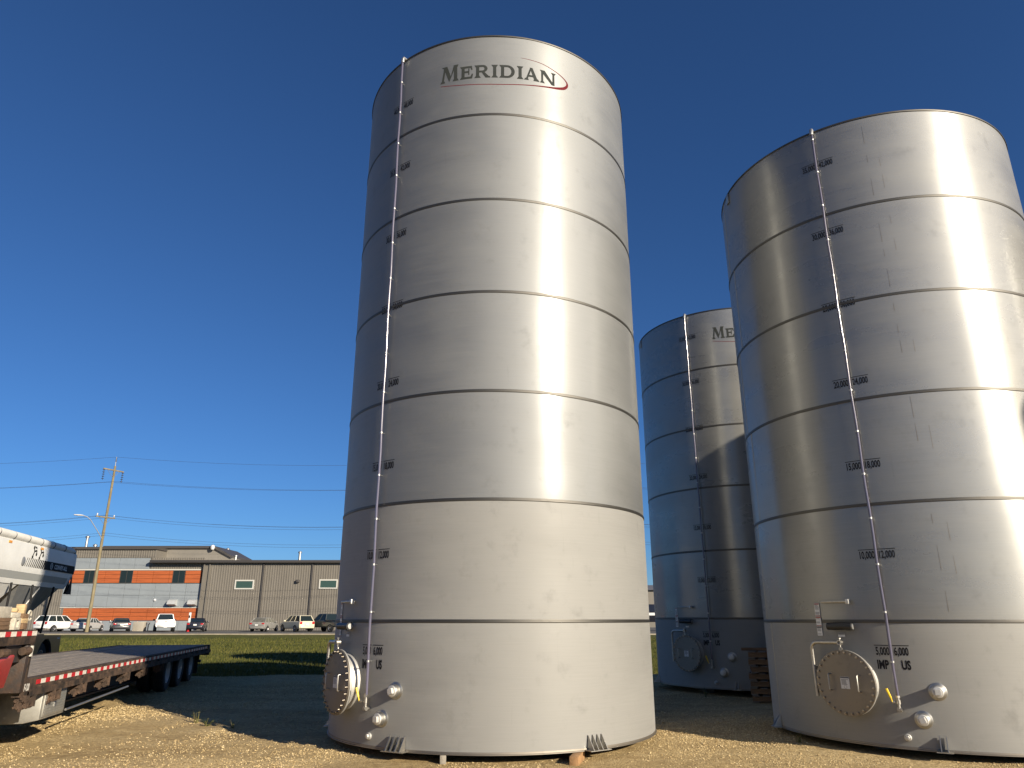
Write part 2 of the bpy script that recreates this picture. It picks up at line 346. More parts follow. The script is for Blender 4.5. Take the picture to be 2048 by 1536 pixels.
def stones():
    n = 240000; y = 8.9 * (24.0 / 8.9) ** rng.uniform(0, 1, n); x = rng.uniform(-.78, .78, n) * y
    x = np.clip(x, -15, 11); e = (y < yard_edge(x) - .3)
    dens = fbm((x * .83 - y * .55) * .9, (x * .55 + y * .83) * .25, 77) + .25 * fbm(x * 2.2, y * 2.2, 78)
    keep = e & (rng.uniform(.42, .85, n) < dens)
    for cx, cy in TANKS_XY: keep &= np.hypot(x - cx, y - cy) > 2.3
    x, y = x[keep], y[keep]; n = len(x); s = .0042 + .0095 * rng.uniform(0, 1, n) ** 2.2; s *= np.clip(y / 10, 1, 1.5)
    big = rng.uniform(0, 1, n) < .006; s[big] *= 1.9
    tone = np.clip(rng.normal(.50, .20, n), 0, 1)
    scatter('loose_gravel', np.stack([x, y, yard_z(x, y) + s * .25], -1), s, tone, STONE, OCT_V, OCT_F)['label'] = 'loose pale limestone gravel strewn over the yard'
stones()
def blades():
    out = []
    n = 60000; y = 23.8 * (58.0 / 23.8) ** rng.uniform(0, 1, n) ** 1.3; x = rng.uniform(-.74, .28, n) * y
    keep = (y > yard_edge(x) - .5 + rng.uniform(-.5, .6, n)) & ((x < -.2 * y) | (x > .12 * y)); x, y = x[keep], y[keep]; n = len(x)
    h = rng.uniform(.028, .068, n) * np.clip(y / 30, 1, 1.5)
    pv = [(-.18, 0, -.25), (.18, 0, -.25), (.55, .3, 1.5), (-.16, .1, -.25), (.1, -.2, -.25), (-.6, -.2, 1.3), (0, -.2, -.25), (.1, .15, -.25), (.05, .5, 1.7)]
    tone = np.clip(fbm(x * .14, y * .8, 91) * .9 - .1 + rng.normal(0, .18, n), 0, 1)
    scatter('grass_blades', np.stack([x, y, grass_z(x, y)], -1), h, tone, BLADE, pv, [(0, 1, 2), (3, 4, 5), (6, 7, 8)], 1.0)['label'] = 'short mown grass blades on the field'
blades()

# ------------------------------------------------------------------ stainless tanks
TR = 2.44
RING = [0, 1.530, 3.0784, 4.5981, 6.1213, 7.6771, 9.2373, 10.7997]
def cp(th, r, z): a = R_(th); return Vector((r * math.sin(a), -r * math.cos(a), z))
def cm(th, r, z):
    a = R_(th); t = Vector((math.cos(a), math.sin(a), 0)); n = Vector((math.sin(a), -math.cos(a), 0)); u = Vector((0, 0, 1))
    M = Matrix((t, u, n)).transposed().to_4x4(); M.translation = cp(th, r, z); return M
def xf(mb, M):
    mb.v = [tuple(M @ Vector(v)) for v in mb.v]; return mb
SHELL = {}                        # the dented radius of each tank's plates, so that lettering lies on them
def skin(seed, th, z):
    for z0, z1, d, d2 in SHELL[seed]:
        if z <= z1 or z1 == SHELL[seed][-1][1]:
            t = min(1, max(0, (z - z0) / (z1 - z0))); env = .35 + .65 * math.sin(math.pi * t); k = (th % 360) / 360 * len(d); i = int(k); f = k - i; j = (i + 1) % len(d); i %= len(d)
            return TR + env * ((d[i] * (1 - f) + d[j] * f) * (1 - t) + (d2[i] * (1 - f) + d2[j] * f) * t)
def sp(seed, th, z, lift): return cp(th, skin(seed, th, z) + lift, z)
def wrap(vs, fs, th0, z0, seed):     # flat lettering bent round the shell
    return [sp(seed, th0 + math.degrees(u / TR), z0 + v, .0016) for u, v in vs], fs

def course_mesh(seed, z0, z1, m, amp, tank_seed):
    rg = np.random.default_rng(seed); SEG = 288; th = np.linspace(0, 2 * math.pi, SEG, endpoint=False)
    d = np.zeros(SEG); d2 = np.zeros(SEG)
    for k in range(5, 24):
        w = amp * (9.0 / (k + 4)) ** 1.3
        d += w * rg.normal() * np.cos(k * th + rg.uniform(0, 6.28)) / 3; d2 += w * rg.normal() * np.cos(k * th + rg.uniform(0, 6.28)) / 3
    SHELL.setdefault(tank_seed, []).append((z0, z1, d, d2)); rows = np.linspace(0, 1, 15); vs = []; fs = []
    for i, t in enumerate(rows):
        env = .35 + .65 * math.sin(math.pi * t); edge = -.0035 * (math.exp(-t / .035) + math.exp(-(1 - t) / .035))
        rr = TR + env * (d * (1 - t) + d2 * t) + edge
        for k in range(SEG): vs.append((rr[k] * math.sin(th[k]), -rr[k] * math.cos(th[k]), z0 + (z1 - z0) * t))
    for i in range(len(rows) - 1):
        for k in range(SEG): fs.append((i * SEG + k, i * SEG + (k + 1) % SEG, (i + 1) * SEG + (k + 1) % SEG, (i + 1) * SEG + k))
    mb = MB(); mb.add(vs, fs); return mb.mesh('shell_course', m, ang=80)
def band(prof, m, name, seg=192): mb = MB(); mb.lathe(prof, seg, None, True); return mb.mesh(name, m, ang=50)
WELD_ME = band([(TR - .012, -.024), (TR + .002, -.021), (TR + .0075, -.010), (TR + .0045, -.002), (TR + .0045, .002), (TR + .0075, .010), (TR + .002, .021), (TR - .012, .024)], WELD, 'weld_seam')
RIM_ME = band([(TR - .02, -.016), (TR + .009, -.016), (TR + .011, .0), (TR + .008, .010), (TR - .05, .010), (TR - .05, .004), (TR - .02, .002)], WELD, 'top_rim')
BASE_ME = band([(TR - .25, -.004), (TR + .014, -.004), (TR + .014, .006), (TR + .006, .010), (TR + .004, .03), (TR - .02, .03)], STEEL_COVER, 'base_flange')
def roof_mesh(z):
    mb = MB(); mb.lathe([(TR - .03, z - .02), (1.4, z + .12), (.3, z + .19), (.3, z + .30), (.001, z + .30)], 96); return mb.mesh('roof', STEEL_RIM)
# shared small meshes
def small(fn, name, m, **k): mb = MB(); fn(mb); return mb.mesh(name, m, **k)
BOLT_ME = small(lambda b: (b.lathe([(.001, .030), (.008, .030), (.009, .022), (.009, .016), (.0155, .016), (.0155, 0), (.001, 0)], 8)), 'bolt', STEEL_BOLT)
NECK_ME = small(lambda b: b.lathe([(.355, -.30), (.355, .115), (.408, .115), (.412, .121), (.412, .141), (.36, .143)], 48), 'neck', CAST)
COVER_ME = small(lambda b: b.lathe([(.3, .144), (.411, .144), (.414, .149), (.414, .164), (.410, .168), (.001, .168)], 48), 'cover', STEEL_COVER)
HANDLE_ME = small(lambda b: b.tube([(0, -.10, 0), (0, -.10, .045), (.0, -.093, .055), (0, .093, .055), (0, .10, .045), (0, .10, 0)], .009, 8), 'handle', STEEL_PIPE)
COUP_ME = small(lambda b: b.lathe([(.105, -.04), (.105, .004), (.088, .012), (.078, .016), (.078, .072), (.072, .078), (.05, .078)], 32), 'coupling', STEEL_RIM, ang=22)
def plug_(b):
    b.lathe([(.055, .06), (.068, .076), (.068, .092), (.060, .099), (.001, .099)], 28)
    b.box(-.034, .034, -.034, .034, .097, .132)
PLUG_ME = small(plug_, 'plug', CAST, bevel=.003, ang=22)
DRAIN_ME = small(lambda b: (b.lathe([(.042, -.03), (.042, .02), (.034, .026), (.030, .026)], 20), b.lathe([(.028, .02), (.028, .045), (.024, .052), (.001, .054)], 6)), 'drain_plug', CAST)
BRK_ME = small(lambda b: (b.tube([(0, 0, -.02), (0, 0, .065)], .0055, 6), b.lathe([(.019, -.012), (.024, -.012), (.024, .012), (.019, .012)], 12, Matrix.Translation((0, 0, .065)) @ Matrix.Rotation(math.pi / 2, 4, 'X'), True)), 'tube_bracket', GALV)
def lug_mesh(n):
    b = MB(); w = .072
    for i in range(n):
        x = (i - (n - 1) / 2) * w
        b.add([(x - .006, 0, -.004), (x - .005, 0, .115), (x - .005, .165, .002), (x - .006, .155, -.004), (x + .006, 0, -.004), (x + .005, 0, .115), (x + .005, .165, .002), (x + .006, .155, -.004)],
              [(0, 1, 2, 3), (7, 6, 5, 4), (0, 4, 5, 1), (1, 5, 6, 2), (2, 6, 7, 3), (3, 7, 4, 0)])
    b.box(-(n * w) / 2 - .02, (n * w) / 2 + .02, -.010, -.001, -.01, .12); return b.mesh('anchor_lug', STEEL_PIPE)
LUG4, LUG2 = lug_mesh(4), lug_mesh(2)

def logo_letters():
    S = []                                                        # strokes: convex quads in logo units
    k = [0]
    def q(*p): S.append((p, k[0])); k[0] += 1
    def stem(x, w, h, sf=.035, sh=.03):                              # upright with flared serifs
        q((x, 0), (x + w, 0), (x + w, h), (x, h))
        q((x - sf, 0), (x + w + sf, 0), (x + w, sh * 1.6), (x, sh * 1.6)); q((x, h - sh * 1.6), (x + w, h - sh * 1.6), (x + w + sf, h), (x - sf, h))
    def arc(cx, cy, rx, ry, t, a0, a1, n=14, tx=None):
        tx = tx or t
        for i in range(n):
            a, b = a0 + (a1 - a0) * i / n, a0 + (a1 - a0) * (i + 1) / n
            P = lambda an, f, g: (cx + (rx - f) * math.cos(an), cy + (ry - g) * math.sin(an))
            S.append(((P(a, tx, t), P(a, 0, 0), P(b, 0, 0), P(b, tx, t)), k[0]))
        k[0] += 1
    x = 0.0; H = .335; h = .262; w = .062
    # M
    q((x, 0), (x + .045, 0), (x + .085, H), (x + .05, H)); q((x - .03, 0), (x + .08, 0), (x + .055, .05), (x + .004, .05))
    q((x + .03, H), (x + .115, H), (x + .205, .09), (x + .165, .0)); q((x + .165, 0), (x + .205, .09), (x + .30, H), (x + .255, H))
    q((x + .265, 0), (x + .335, 0), (x + .325, H), (x + .255, H)); q((x + .235, 0), (x + .365, 0), (x + .335, .05), (x + .262, .05)); q((x + .25, H), (x + .352, H), (x + .33, H - .05), (x + .262, H - .05))
    q((x + .0, H), (x + .1, H), (x + .09, H - .045), (x + .05, H - .045)); x += .42
    def E_(x):
        stem(x, w, h); q((x + w, 0), (x + .215, 0), (x + .205, .042), (x + w, .042)); q((x + .175, .03), (x + .215, 0), (x + .232, .095), (x + .205, .095))
        q((x + w, h - .042), (x + .20, h - .042), (x + .205, h), (x + w, h)); q((x + .175, h - .03), (x + .195, h - .085), (x + .218, h - .085), (x + .205, h))
        q((x + w, h * .47), (x + .15, h * .47), (x + .15, h * .47 + .04), (x + w, h * .47 + .04)); q((x + .135, h * .3), (x + .157, h * .3), (x + .157, h * .82), (x + .135, h * .82))
    def Rr(x):
        stem(x, w, h); q((x + w, h - .04), (x + .13, h - .04), (x + .13, h), (x + w, h)); q((x + w, h * .42), (x + .13, h * .42), (x + .13, h * .42 + .038), (x + w, h * .42 + .038))
        arc(x + .13, h * .71, .095, h * .29, .04, -math.pi / 2, math.pi / 2, 12, .06)
        q((x + .105, h * .45), (x + .165, h * .45), (x + .262, .02), (x + .19, 0)); q((x + .19, 0), (x + .285, 0), (x + .275, .03), (x + .2, .04))
    def D_(x):
        stem(x, w, h); q((x + w, 0), (x + .12, 0), (x + .12, .04), (x + w, .04)); q((x + w, h - .04), (x + .12, h - .04), (x + .12, h), (x + w, h))
        arc(x + .12, h / 2, .15, h / 2, .04, -math.pi / 2, math.pi / 2, 16, .066)
    def A_(x):
        q((x + .02, 0), (x + .06, 0), (x + .155, h), (x + .12, h)); q((x + .11, h), (x + .165, h), (x + .28, 0), (x + .205, 0))
        q((x - .01, 0), (x + .09, 0), (x + .07, .04), (x + .02, .04)); q((x + .18, 0), (x + .31, 0), (x + .275, .045), (x + .2, .045)); q((x + .07, h * .27), (x + .215, h * .27), (x + .2, h * .27 + .038), (x + .085, h * .27 + .038))
    def N_(x):
        q((x, 0), (x + .04, 0), (x + .04, h), (x, h)); q((x - .03, 0), (x + .075, 0), (x + .045, .04), (x - .004, .04)); q((x - .03, h), (x + .075, h), (x + .285, .0), (x + .22, 0))
        q((x + .235, 0), (x + .285, 0), (x + .285, h), (x + .245, h)); q((x + .21, h), (x + .32, h), (x + .29, h - .04), (x + .24, h - .04))
    E_(x); x += .29; Rr(x); x += .335; stem(x, w, h); x += .155; D_(x); x += .345; stem(x, w, h); x += .115; A_(x); x += .345; N_(x); x += .30
    return S, x
LOGO_S, LOGO_W = logo_letters()
SWOOSH = [(-.3, -.05, .010), (9.3, -.112, .012), (21.0, -.136, .013), (29.6, -.120, .015), (37.4, -.087, .020), (42.9, -.055, .030), (46.4, -.025, .045), (49.1, .019, .052), (50.5, .076, .046), (50.9, .134, .036), (50.3, .185, .026), (49.0, .231, .020), (47.1, .277, .016), (45.4, .308, .014), (40.3, .381, .011), (34.9, .413, .008), (31.2, .426, .004)]   # degrees from the first letter, metres from its foot, width
def logo(parent, th0, z0, seed):
    W = 1.93; sc = W / LOGO_W; me = MB()
    for p, k in LOGO_S:
        a, b, c, d = p; n = 5; o = []
        for i in range(n + 1):
            for j in range(n + 1):
                s_, t_ = i / n, j / n; u = (a[0] * (1 - s_) + b[0] * s_) * (1 - t_) + (d[0] * (1 - s_) + c[0] * s_) * t_; v = (a[1] * (1 - s_) + b[1] * s_) * (1 - t_) + (d[1] * (1 - s_) + c[1] * s_) * t_
                o.append(sp(seed, th0 + math.degrees(u * sc / TR), z0 + v * .97, .0016 + k * .00003))
        me.add(o, [(i * (n + 1) + j, (i + 1) * (n + 1) + j, (i + 1) * (n + 1) + j + 1, i * (n + 1) + j + 1) for i in range(n) for j in range(n)])
    me.build('logo_lettering', LOGO_GREY, parent, smooth=False)
    # swoosh: underline, heavy turn at the end, hairline over the top
    key = SWOOSH; pts = []
    for a in range(len(key) - 1):
        p0, p1, p2, p3 = key[max(a - 1, 0)], key[a], key[a + 1], key[min(a + 2, len(key) - 1)]
        for k in range(6):
            t = k / 6; q = [.5 * (2 * p1[c] + (p2[c] - p0[c]) * t + (2 * p0[c] - 5 * p1[c] + 4 * p2[c] - p3[c]) * t * t + (3 * p1[c] - p0[c] - 3 * p2[c] + p3[c]) * t ** 3) for c in range(3)]
            pts.append((R_(q[0]) * TR, q[1], max(.002, q[2])))
    pts.append((R_(key[-1][0]) * TR, key[-1][1], .002))
    vs = []; n = len(pts)
    for i, (u, v, w) in enumerate(pts):
        du = pts[min(i + 1, n - 1)][0] - pts[max(i - 1, 0)][0]; dv = pts[min(i + 1, n - 1)][1] - pts[max(i - 1, 0)][1]; l = math.hypot(du, dv) or 1
        for s in (-1, 1): vs.append(sp(seed, th0 + math.degrees((u - dv / l * w * s * .5) / TR), z0 + v + du / l * w * s * .5, .0012))
    mb = MB(); mb.add(vs, [(2 * i, 2 * i + 1, 2 * i + 3, 2 * i + 2) for i in range(n - 1)]); mb.build('logo_swoosh', LOGO_RED, parent, smooth=False)

NUM = [('5,000', '6,000'), ('10,000', '12,000'), ('15,000', '18,000'), ('20,000', '24,000'), ('25,000', '30,000'), ('30,000', '36,000'), ('35,000', '42,000'), ('40,000', '48,000')]
def mark_mesh(i, seed):
    mb = MB(); z = 1.208 + 1.2385 * i
    for s, side in ((NUM[i][0], -1), (NUM[i][1], 1)):
        v, f = text_geo(s, .138, .0035, .56); w = max(p[0] for p in v) - min(p[0] for p in v); cxm = (max(p[0] for p in v) + min(p[0] for p in v)) / 2
        u0 = side * (.028 + w / 2); mb.add(*wrap([(a - cxm + u0, b - .098) for a, b in v], f, -39.7, z, seed))
        l, r = (u0 - w / 2 - .014, u0 + w / 2 + .012)
        mb.add([sp(seed, -39.7 + math.degrees(u / TR), z + .016 + q, .0016) for q in (0, .009) for u in np.linspace(l, r, 5)], [(k, k + 1, k + 6, k + 5) for k in range(4)])
        if i == 0:
            v, f = text_geo('IMP' if side < 0 else 'US', .150, .006, .62); cxm = (max(p[0] for p in v) + min(p[0] for p in v)) / 2
            mb.add(*wrap([(a - cxm + side * .128 + (.02 if side > 0 else 0), b - .268) for a, b in v], f, -39.7, z, seed))
    return mb.mesh('volume_mark', INK, smooth=False)

STICK = {}
def sticker(parent, th, z0, z1, w, kind, r=.010):
    m = cm(th, TR + r, z0); h = z1 - z0
    b = MB(); b.box(-w / 2, w / 2, 0, h, -.002, .0); o = xf(b, m).build('warning_sticker', PAPER, parent)
    b = MB(); y = h - .02
    while y > .02:
        b.box(-w * .42, w * random.uniform(.2, .42), y, y + .006, .0004, .0009); y -= .013 + (.03 if random.random() < .15 else 0)
    xf(b, m).build('print', PAPER_INK, o, smooth=False)
    b = MB(); b.box(-w * .48, w * .48, h - .018, h - .004, .0004, .0012)
    if kind: b.box(-w * .48, w * .48, -.0, .008, .0004, .0012)
    xf(b, m).build('header_bar', PAPER_RED if kind else PAPER_INK, o, smooth=False)

def tank(label, xy, base, nr, dull, seed, full=True, lugs=(), has_logo=None):
    t = thing('storage_tank', label, 'tank', (xy[0], xy[1], base), 0, 'stainless storage tanks in the yard')
    for i in range(nr):
        link('shell_course', course_mesh(seed * 20 + i, RING[i] + (.0 if i == 0 else .008), RING[i + 1] - .008, STEEL_LOW if i < dull else (STEEL_UP if nr == 7 else STEEL_POL), .0042 if i >= dull else .0022, seed), t)
        if i: link('weld_seam', WELD_ME, t, (0, 0, RING[i]))
    H = RING[nr]; link('top_rim', RIM_ME, t, (0, 0, H)); link('base_flange', BASE_ME, t); link('roof', roof_mesh(H - .02), t)
    rg = random.Random(seed)
    for i in range(nr):                                                       # upright butt welds, staggered course by course
        th = (-91.0 if i % 2 == 0 else -96) + rg.uniform(-1, 1) + (170 if full is False else 0)
        b = MB(); b.tube([cp(th, TR - .001, RING[i] + .02), cp(th, TR - .001, RING[i + 1] - .02)], .006, 6); b.build('vertical_weld', STEEL_RIM, t)
    if not full: return t
    # manway with its bolted cover, swung from a davit
    mth, mz = -53.2, .848 - .0974; M = cm(mth, TR, mz)
    nk = link('manway', NECK_ME, t); nk.matrix_local = M
    link('cover', COVER_ME, nk)
    for i in range(28):
        a = 2 * math.pi * (i + .5) / 28; o = link('bolt', BOLT_ME, nk, (.382 * math.cos(a), .382 * math.sin(a), .168))
    for sx in (-1, 1): link('cover_handle', HANDLE_ME, nk, (sx * .20, 0, .168))
    b = MB(); b.box(-.062, .062, -.075, .075, 0.1685, .171); st = b.build('warning_label', PAPER, nk)
    b = MB(); b.box(-.060, .060, .055, .073, .1712, .1718)
    for k in range(6): b.box(-.05, random.uniform(.01, .05), .036 - .012 * k, .042 - .012 * k, .1712, .1716)
    b.lathe([(.018, .1712), (.021, .1712), (.021, .1717), (.018, .1717)], 16, Matrix.Translation((0, -.052, 0)), True); b.build('label_print', PAPER_INK, nk, smooth=False)
    b = MB(); P = [(-.47, -.20, .09), (-.475, .20, .09), (-.475, .40, .09)]
    for k in range(1, 8): a = k / 8 * math.pi / 2; P.append((-.475 + .10 * (1 - math.cos(a)), .40 + .10 * math.sin(a), .09 + .02 * k / 8))
    P += [(-.36, .50, .115), (.0, .505, .165)]; b.tube(P, .024, 12)
    b.lathe([(.019, -.03), (.031, -.03), (.031, .03), (.019, .03)], 16, Matrix.Translation((.0, .505, .17)), True)
    b.box(-.5, -.45, -.16, -.12, -.01, .09); b.box(-.5, -.45, .14, .18, -.01, .09); b.build('davit_arm', STEEL_PIPE, nk)
    b = MB(); b.tube([(0, .56, .17), (0, .42, .17)], .008, 8); b.lathe([(.012, -.006), (.024, -.006), (.024, .006), (.012, .006)], 12, Matrix.Translation((0, .425, .17)), True); b.lathe([(.001, .0), (.02, 0), (.02, .014), (.001, .014)], 6, Matrix.Translation((0, .55, .17)) @ Matrix.Rotation(-math.pi / 2, 4, 'X')); b.build('eye_bolt', STEEL_PIPE, nk)
    # sight tube on stand-off brackets
    top = H - .07; pts = [cp(-39.6, TR + .065, z) for z in np.linspace(.60, top, 26)]
    pts = [p + Vector((math.sin(i * 1.7 + seed) * .005, 0, 0)) for i, p in enumerate(pts)]
    b = MB(); b.tube(pts, .0185, 12); st = b.build('sight_tube', TUBE, t)
    z = 1.03
    while z < top - .1: link('tube_bracket', BRK_ME, st).matrix_local = cm(-39.6, TR, z); z += .617
    b = MB(); b.tube([cp(-39.6, TR + .065, top - .02), cp(-39.6, TR + .065, top + .05), cp(-39.6, TR + .05, top + .085), cp(-39.6, TR - .04, top + .085)], .03, 10); b.build('top_elbow', GALV, st)
    b = MB(); b.tube([cp(-39.6, TR + .065, .47), cp(-39.6, TR + .065, .64)], .0175, 10); b.tube([cp(-39.6, TR + .065, .60), cp(-39.6, TR + .065, .625)], .028, 6); b.tube([cp(-39.6, TR + .065, .525), cp(-39.6, TR + .065, .575)], .027, 12)
    b.tube([cp(-39.6, TR - .02, .46), cp(-39.6, TR + .095, .46)], .021, 10); b.tube([cp(-40.2, TR + .065, .46), cp(-39.0, TR + .065, .46)], .026, 10); b.tube([cp(-40.3, TR + .11, .55), cp(-40.9, TR + .12, .55)], .014, 8); b.build('valve', STEEL_PIPE, st)
    b = MB(); b.tube([cp(-40.9, TR + .125, .55), cp(-41.15, TR + .135, .61)], .009, 8); b.tube([cp(-41.1, TR + .135, .60), cp(-41.85, TR + .15, .71)], [.014, .0165], 8); b.build('valve_lever', YELLOW, st)
    # outlet couplings, drain plug
    for th, z in ((-29.0, .69), (-33.9, .355)):
        c = link('coupling', COUP_ME, t); c.matrix_local = cm(th, TR, z); p = link('plug', PLUG_ME, c); p.rotation_euler = (0, 0, rg.uniform(0, .4))
    link('drain_plug', DRAIN_ME, t).matrix_local = cm(-38.8, TR, .135)
    # document canister, hook bar, stickers
    b = MB(); b.tube([cp(-57.6, TR + .09, 1.462), cp(-51.2, TR + .092, 1.462)], .047, 18); b.tube([cp(-51.4, TR + .09, 1.462), cp(-49.6, TR + .092, 1.462)], .051, 18); c = b.build('document_canister', BLACKPL, t)
    b = MB(); b.tube([cp(-49.6, TR + .092, 1.462), cp(-49.3, TR + .092, 1.462)], .036, 16); b.tube([cp(-54, TR - .01, 1.45), cp(-54, TR + .06, 1.455)], .02, 8); b.tube([cp(-52, TR - .01, 1.45), cp(-52, TR + .06, 1.455)], .02, 8); b.build('canister_cap', GALV, c)
    b = MB(); b.tube([cp(-59.5, TR + .05, 1.787), cp(-50.6, TR + .06, 1.787)], .0165, 10); b.tube([cp(-59, TR - .01, 1.787), cp(-59, TR + .05, 1.787)], .012, 8); b.tube([cp(-51, TR - .01, 1.787), cp(-51, TR + .06, 1.787)], .012, 8); hb = b.build('hook_bar', STEEL_PIPE, t)
    b = MB(); b.box(-.022, .022, -.032, .032, -.02, .03); xf(b, cm(-50.2, TR + .062, 1.787)).build('end_block', CAST, hb, bevel=.004)
    sticker(t, -62.3, 1.60, 1.775, .085, True); sticker(t, -62.3, 1.465, 1.592, .085, True); sticker(t, -62.3, 1.335, 1.457, .085, False); sticker(t, -54.4, 1.325, 1.375, .10, False)
    for i in range(7 if nr == 6 else 8): link('volume_mark', mark_mesh(i, seed), t)
    for th, n in lugs: link('anchor_lug', LUG4 if n == 4 else LUG2, t).matrix_local = cm(th, TR + .012, .014)
    if has_logo: logo(t, *has_logo, seed)
    if seed == 3:                                                             # roller marks left on the plates
        b = MB(); rr_ = random.Random(5)
        for i in range(1, nr):
            for th0, k in ((-22.5, 0), (-18.6, 1)):
                z = RING[i] + .12 + .1 * k
                while z < RING[i + 1] - .25:
                    ln = rr_.uniform(.12, .34); w = .004
                    if rr_.random() < .75: b.add([sp(seed, th0 + math.degrees(u / TR), z + v, .0012) for u, v in ((-w, 0), (w, 0), (w * .4, ln), (-w * .4, ln))], [(0, 1, 2, 3)])
                    z += ln + rr_.uniform(.08, .3)
        stuff(b.build('roller_mark', STEEL_COVER, t, smooth=False))
    # lifting lug at the eave by the upright weld
    b = MB(); b.box(-.05, .05, -.16, .03, 0, .03); xf(b, cm(-88.5, TR, H - .06)).build('lifting_lug', STEEL_RIM, t, bevel=.006)
    return t
T1 = tank('tallest steel tank, seven courses, red swoosh logo fully in view under its rim', (-.294, 12.029), .10, 7, 2, 1, True, ((-27.4, 4), (33.1, 4), (-91.6, 2)), (-20.9, 9.955))
T2 = tank('shaded steel tank standing back, its logo cut off by the tank before it', (6.195, 19.616), .143, 6, 1, 2, True, ((-27.6, 2), (-91.6, 2)), (-23.6, 8.42))
T3 = tank('six-course steel tank without a logo, tall weed growing at its base', (6.539, 11.929), .0974, 6, 1, 3, True, ((-29.7, 2), (-91.7, 2)))
tank('plain steel tank whose shadow falls on the shaded tank with the cut-off logo', (14.3, 10.75), .10, 6, 1, 4, False)
tank('plain steel tank whose round shadow touches the logo-free six-course tank', (18.1, 1.9), .10, 6, 1, 5, False)

# timber under the tanks
def block(label, x, y, rz, sx, sy, sz, m, name='support_block', z=None, group='timber blocks under the tanks'):
    b = MB(); b.box(-sx / 2, sx / 2, -sy / 2, sy / 2, 0, sz); o = b.build(name, m, None, bevel=.006)
    o.location = (x, y, gz(x, y) - .012 if z is None else z); o.rotation_euler = (0, 0, rz); return tag(o, label, 'block', group)
block('pale upright block wedged under the tallest tank', -.85, 9.82, .1, .075, .4, .107, mat('grey_block', (.24, .215, .175), .9, 0, .3, 12, .3, 40))
block('brown timber end sticking out from under the tallest tank', .80, 9.80, -.25, .11, .5, .107, mat('orange_brown_timber', (.30, .17, .075), .85, 0, .3, 8, .3, 40))
for T, z in ((T1, .1), (T2, .143), (T3, .0974)):
    for k, a in enumerate((-1.5, 0, 1.5)):
        block('squared timber bearer, %s of three under the %s' % (('trailer side one', 'middle one', 'far side one')[k], 'tallest tank' if T is T1 else 'shaded tank set back' if T is T2 else 'logo-free six-course tank'), T.location.x + a, T.location.y + .3, 0, .2, 3.0, z + .02 - .006, WOOD_OLD, 'bearer', -.02)

# ------------------------------------------------------------------ drop-deck trailer (x runs back from the step, y inwards from the near rail)
AX = Vector((-.2145, .9767, 0)); NX = Vector((.9767, .2145, 0)); TRZ = math.atan2(.9767, -.2145)
def sn(s, n, z=0): p = AX * s + NX * n; return Vector((p.x, p.y, z))
def wheel(parent, x, y, r, w, rimm, face=-1, name='wheel'):
    """tyre with a rim whose outer face looks along face*y"""
    M = Matrix.Translation((x, y, r)) @ Matrix.Rotation(math.pi / 2 * (1 if face < 0 else -1), 4, 'X')
    b = MB(); h = w / 2
    b.lathe([(r * .56, -h * .9), (r * .62, -h), (r * .90, -h), (r * .975, -h * .8), (r, -h * .45), (r, -.02), (r * .985, -.015), (r * .985, .015), (r, .02), (r, h * .45), (r * .975, h * .8), (r * .90, h), (r * .62, h), (r * .56, h * .9)], 40, M, True)
    t = b.build(name, RUBBER, parent)
    b = MB(); b.lathe([(r * .57, -h * .9), (r * .57, h * .92), (r * .53, h * .92), (r * .49, h * .55), (r * .40, h * .15), (r * .22, h * .12), (r * .2, h * .5), (r * .12, h * .55), (.001, h * .55)], 32, M)
    for k in range(10):
        a = k * 2 * math.pi / 10; c = M @ Vector((r * .31 * math.cos(a), r * .31 * math.sin(a), h * .13)); d = M @ Vector((r * .31 * math.cos(a), r * .31 * math.sin(a), h * .32)); b.tube([c, d], r * .03, 6)
    b.build('rim', rimm, t); return t
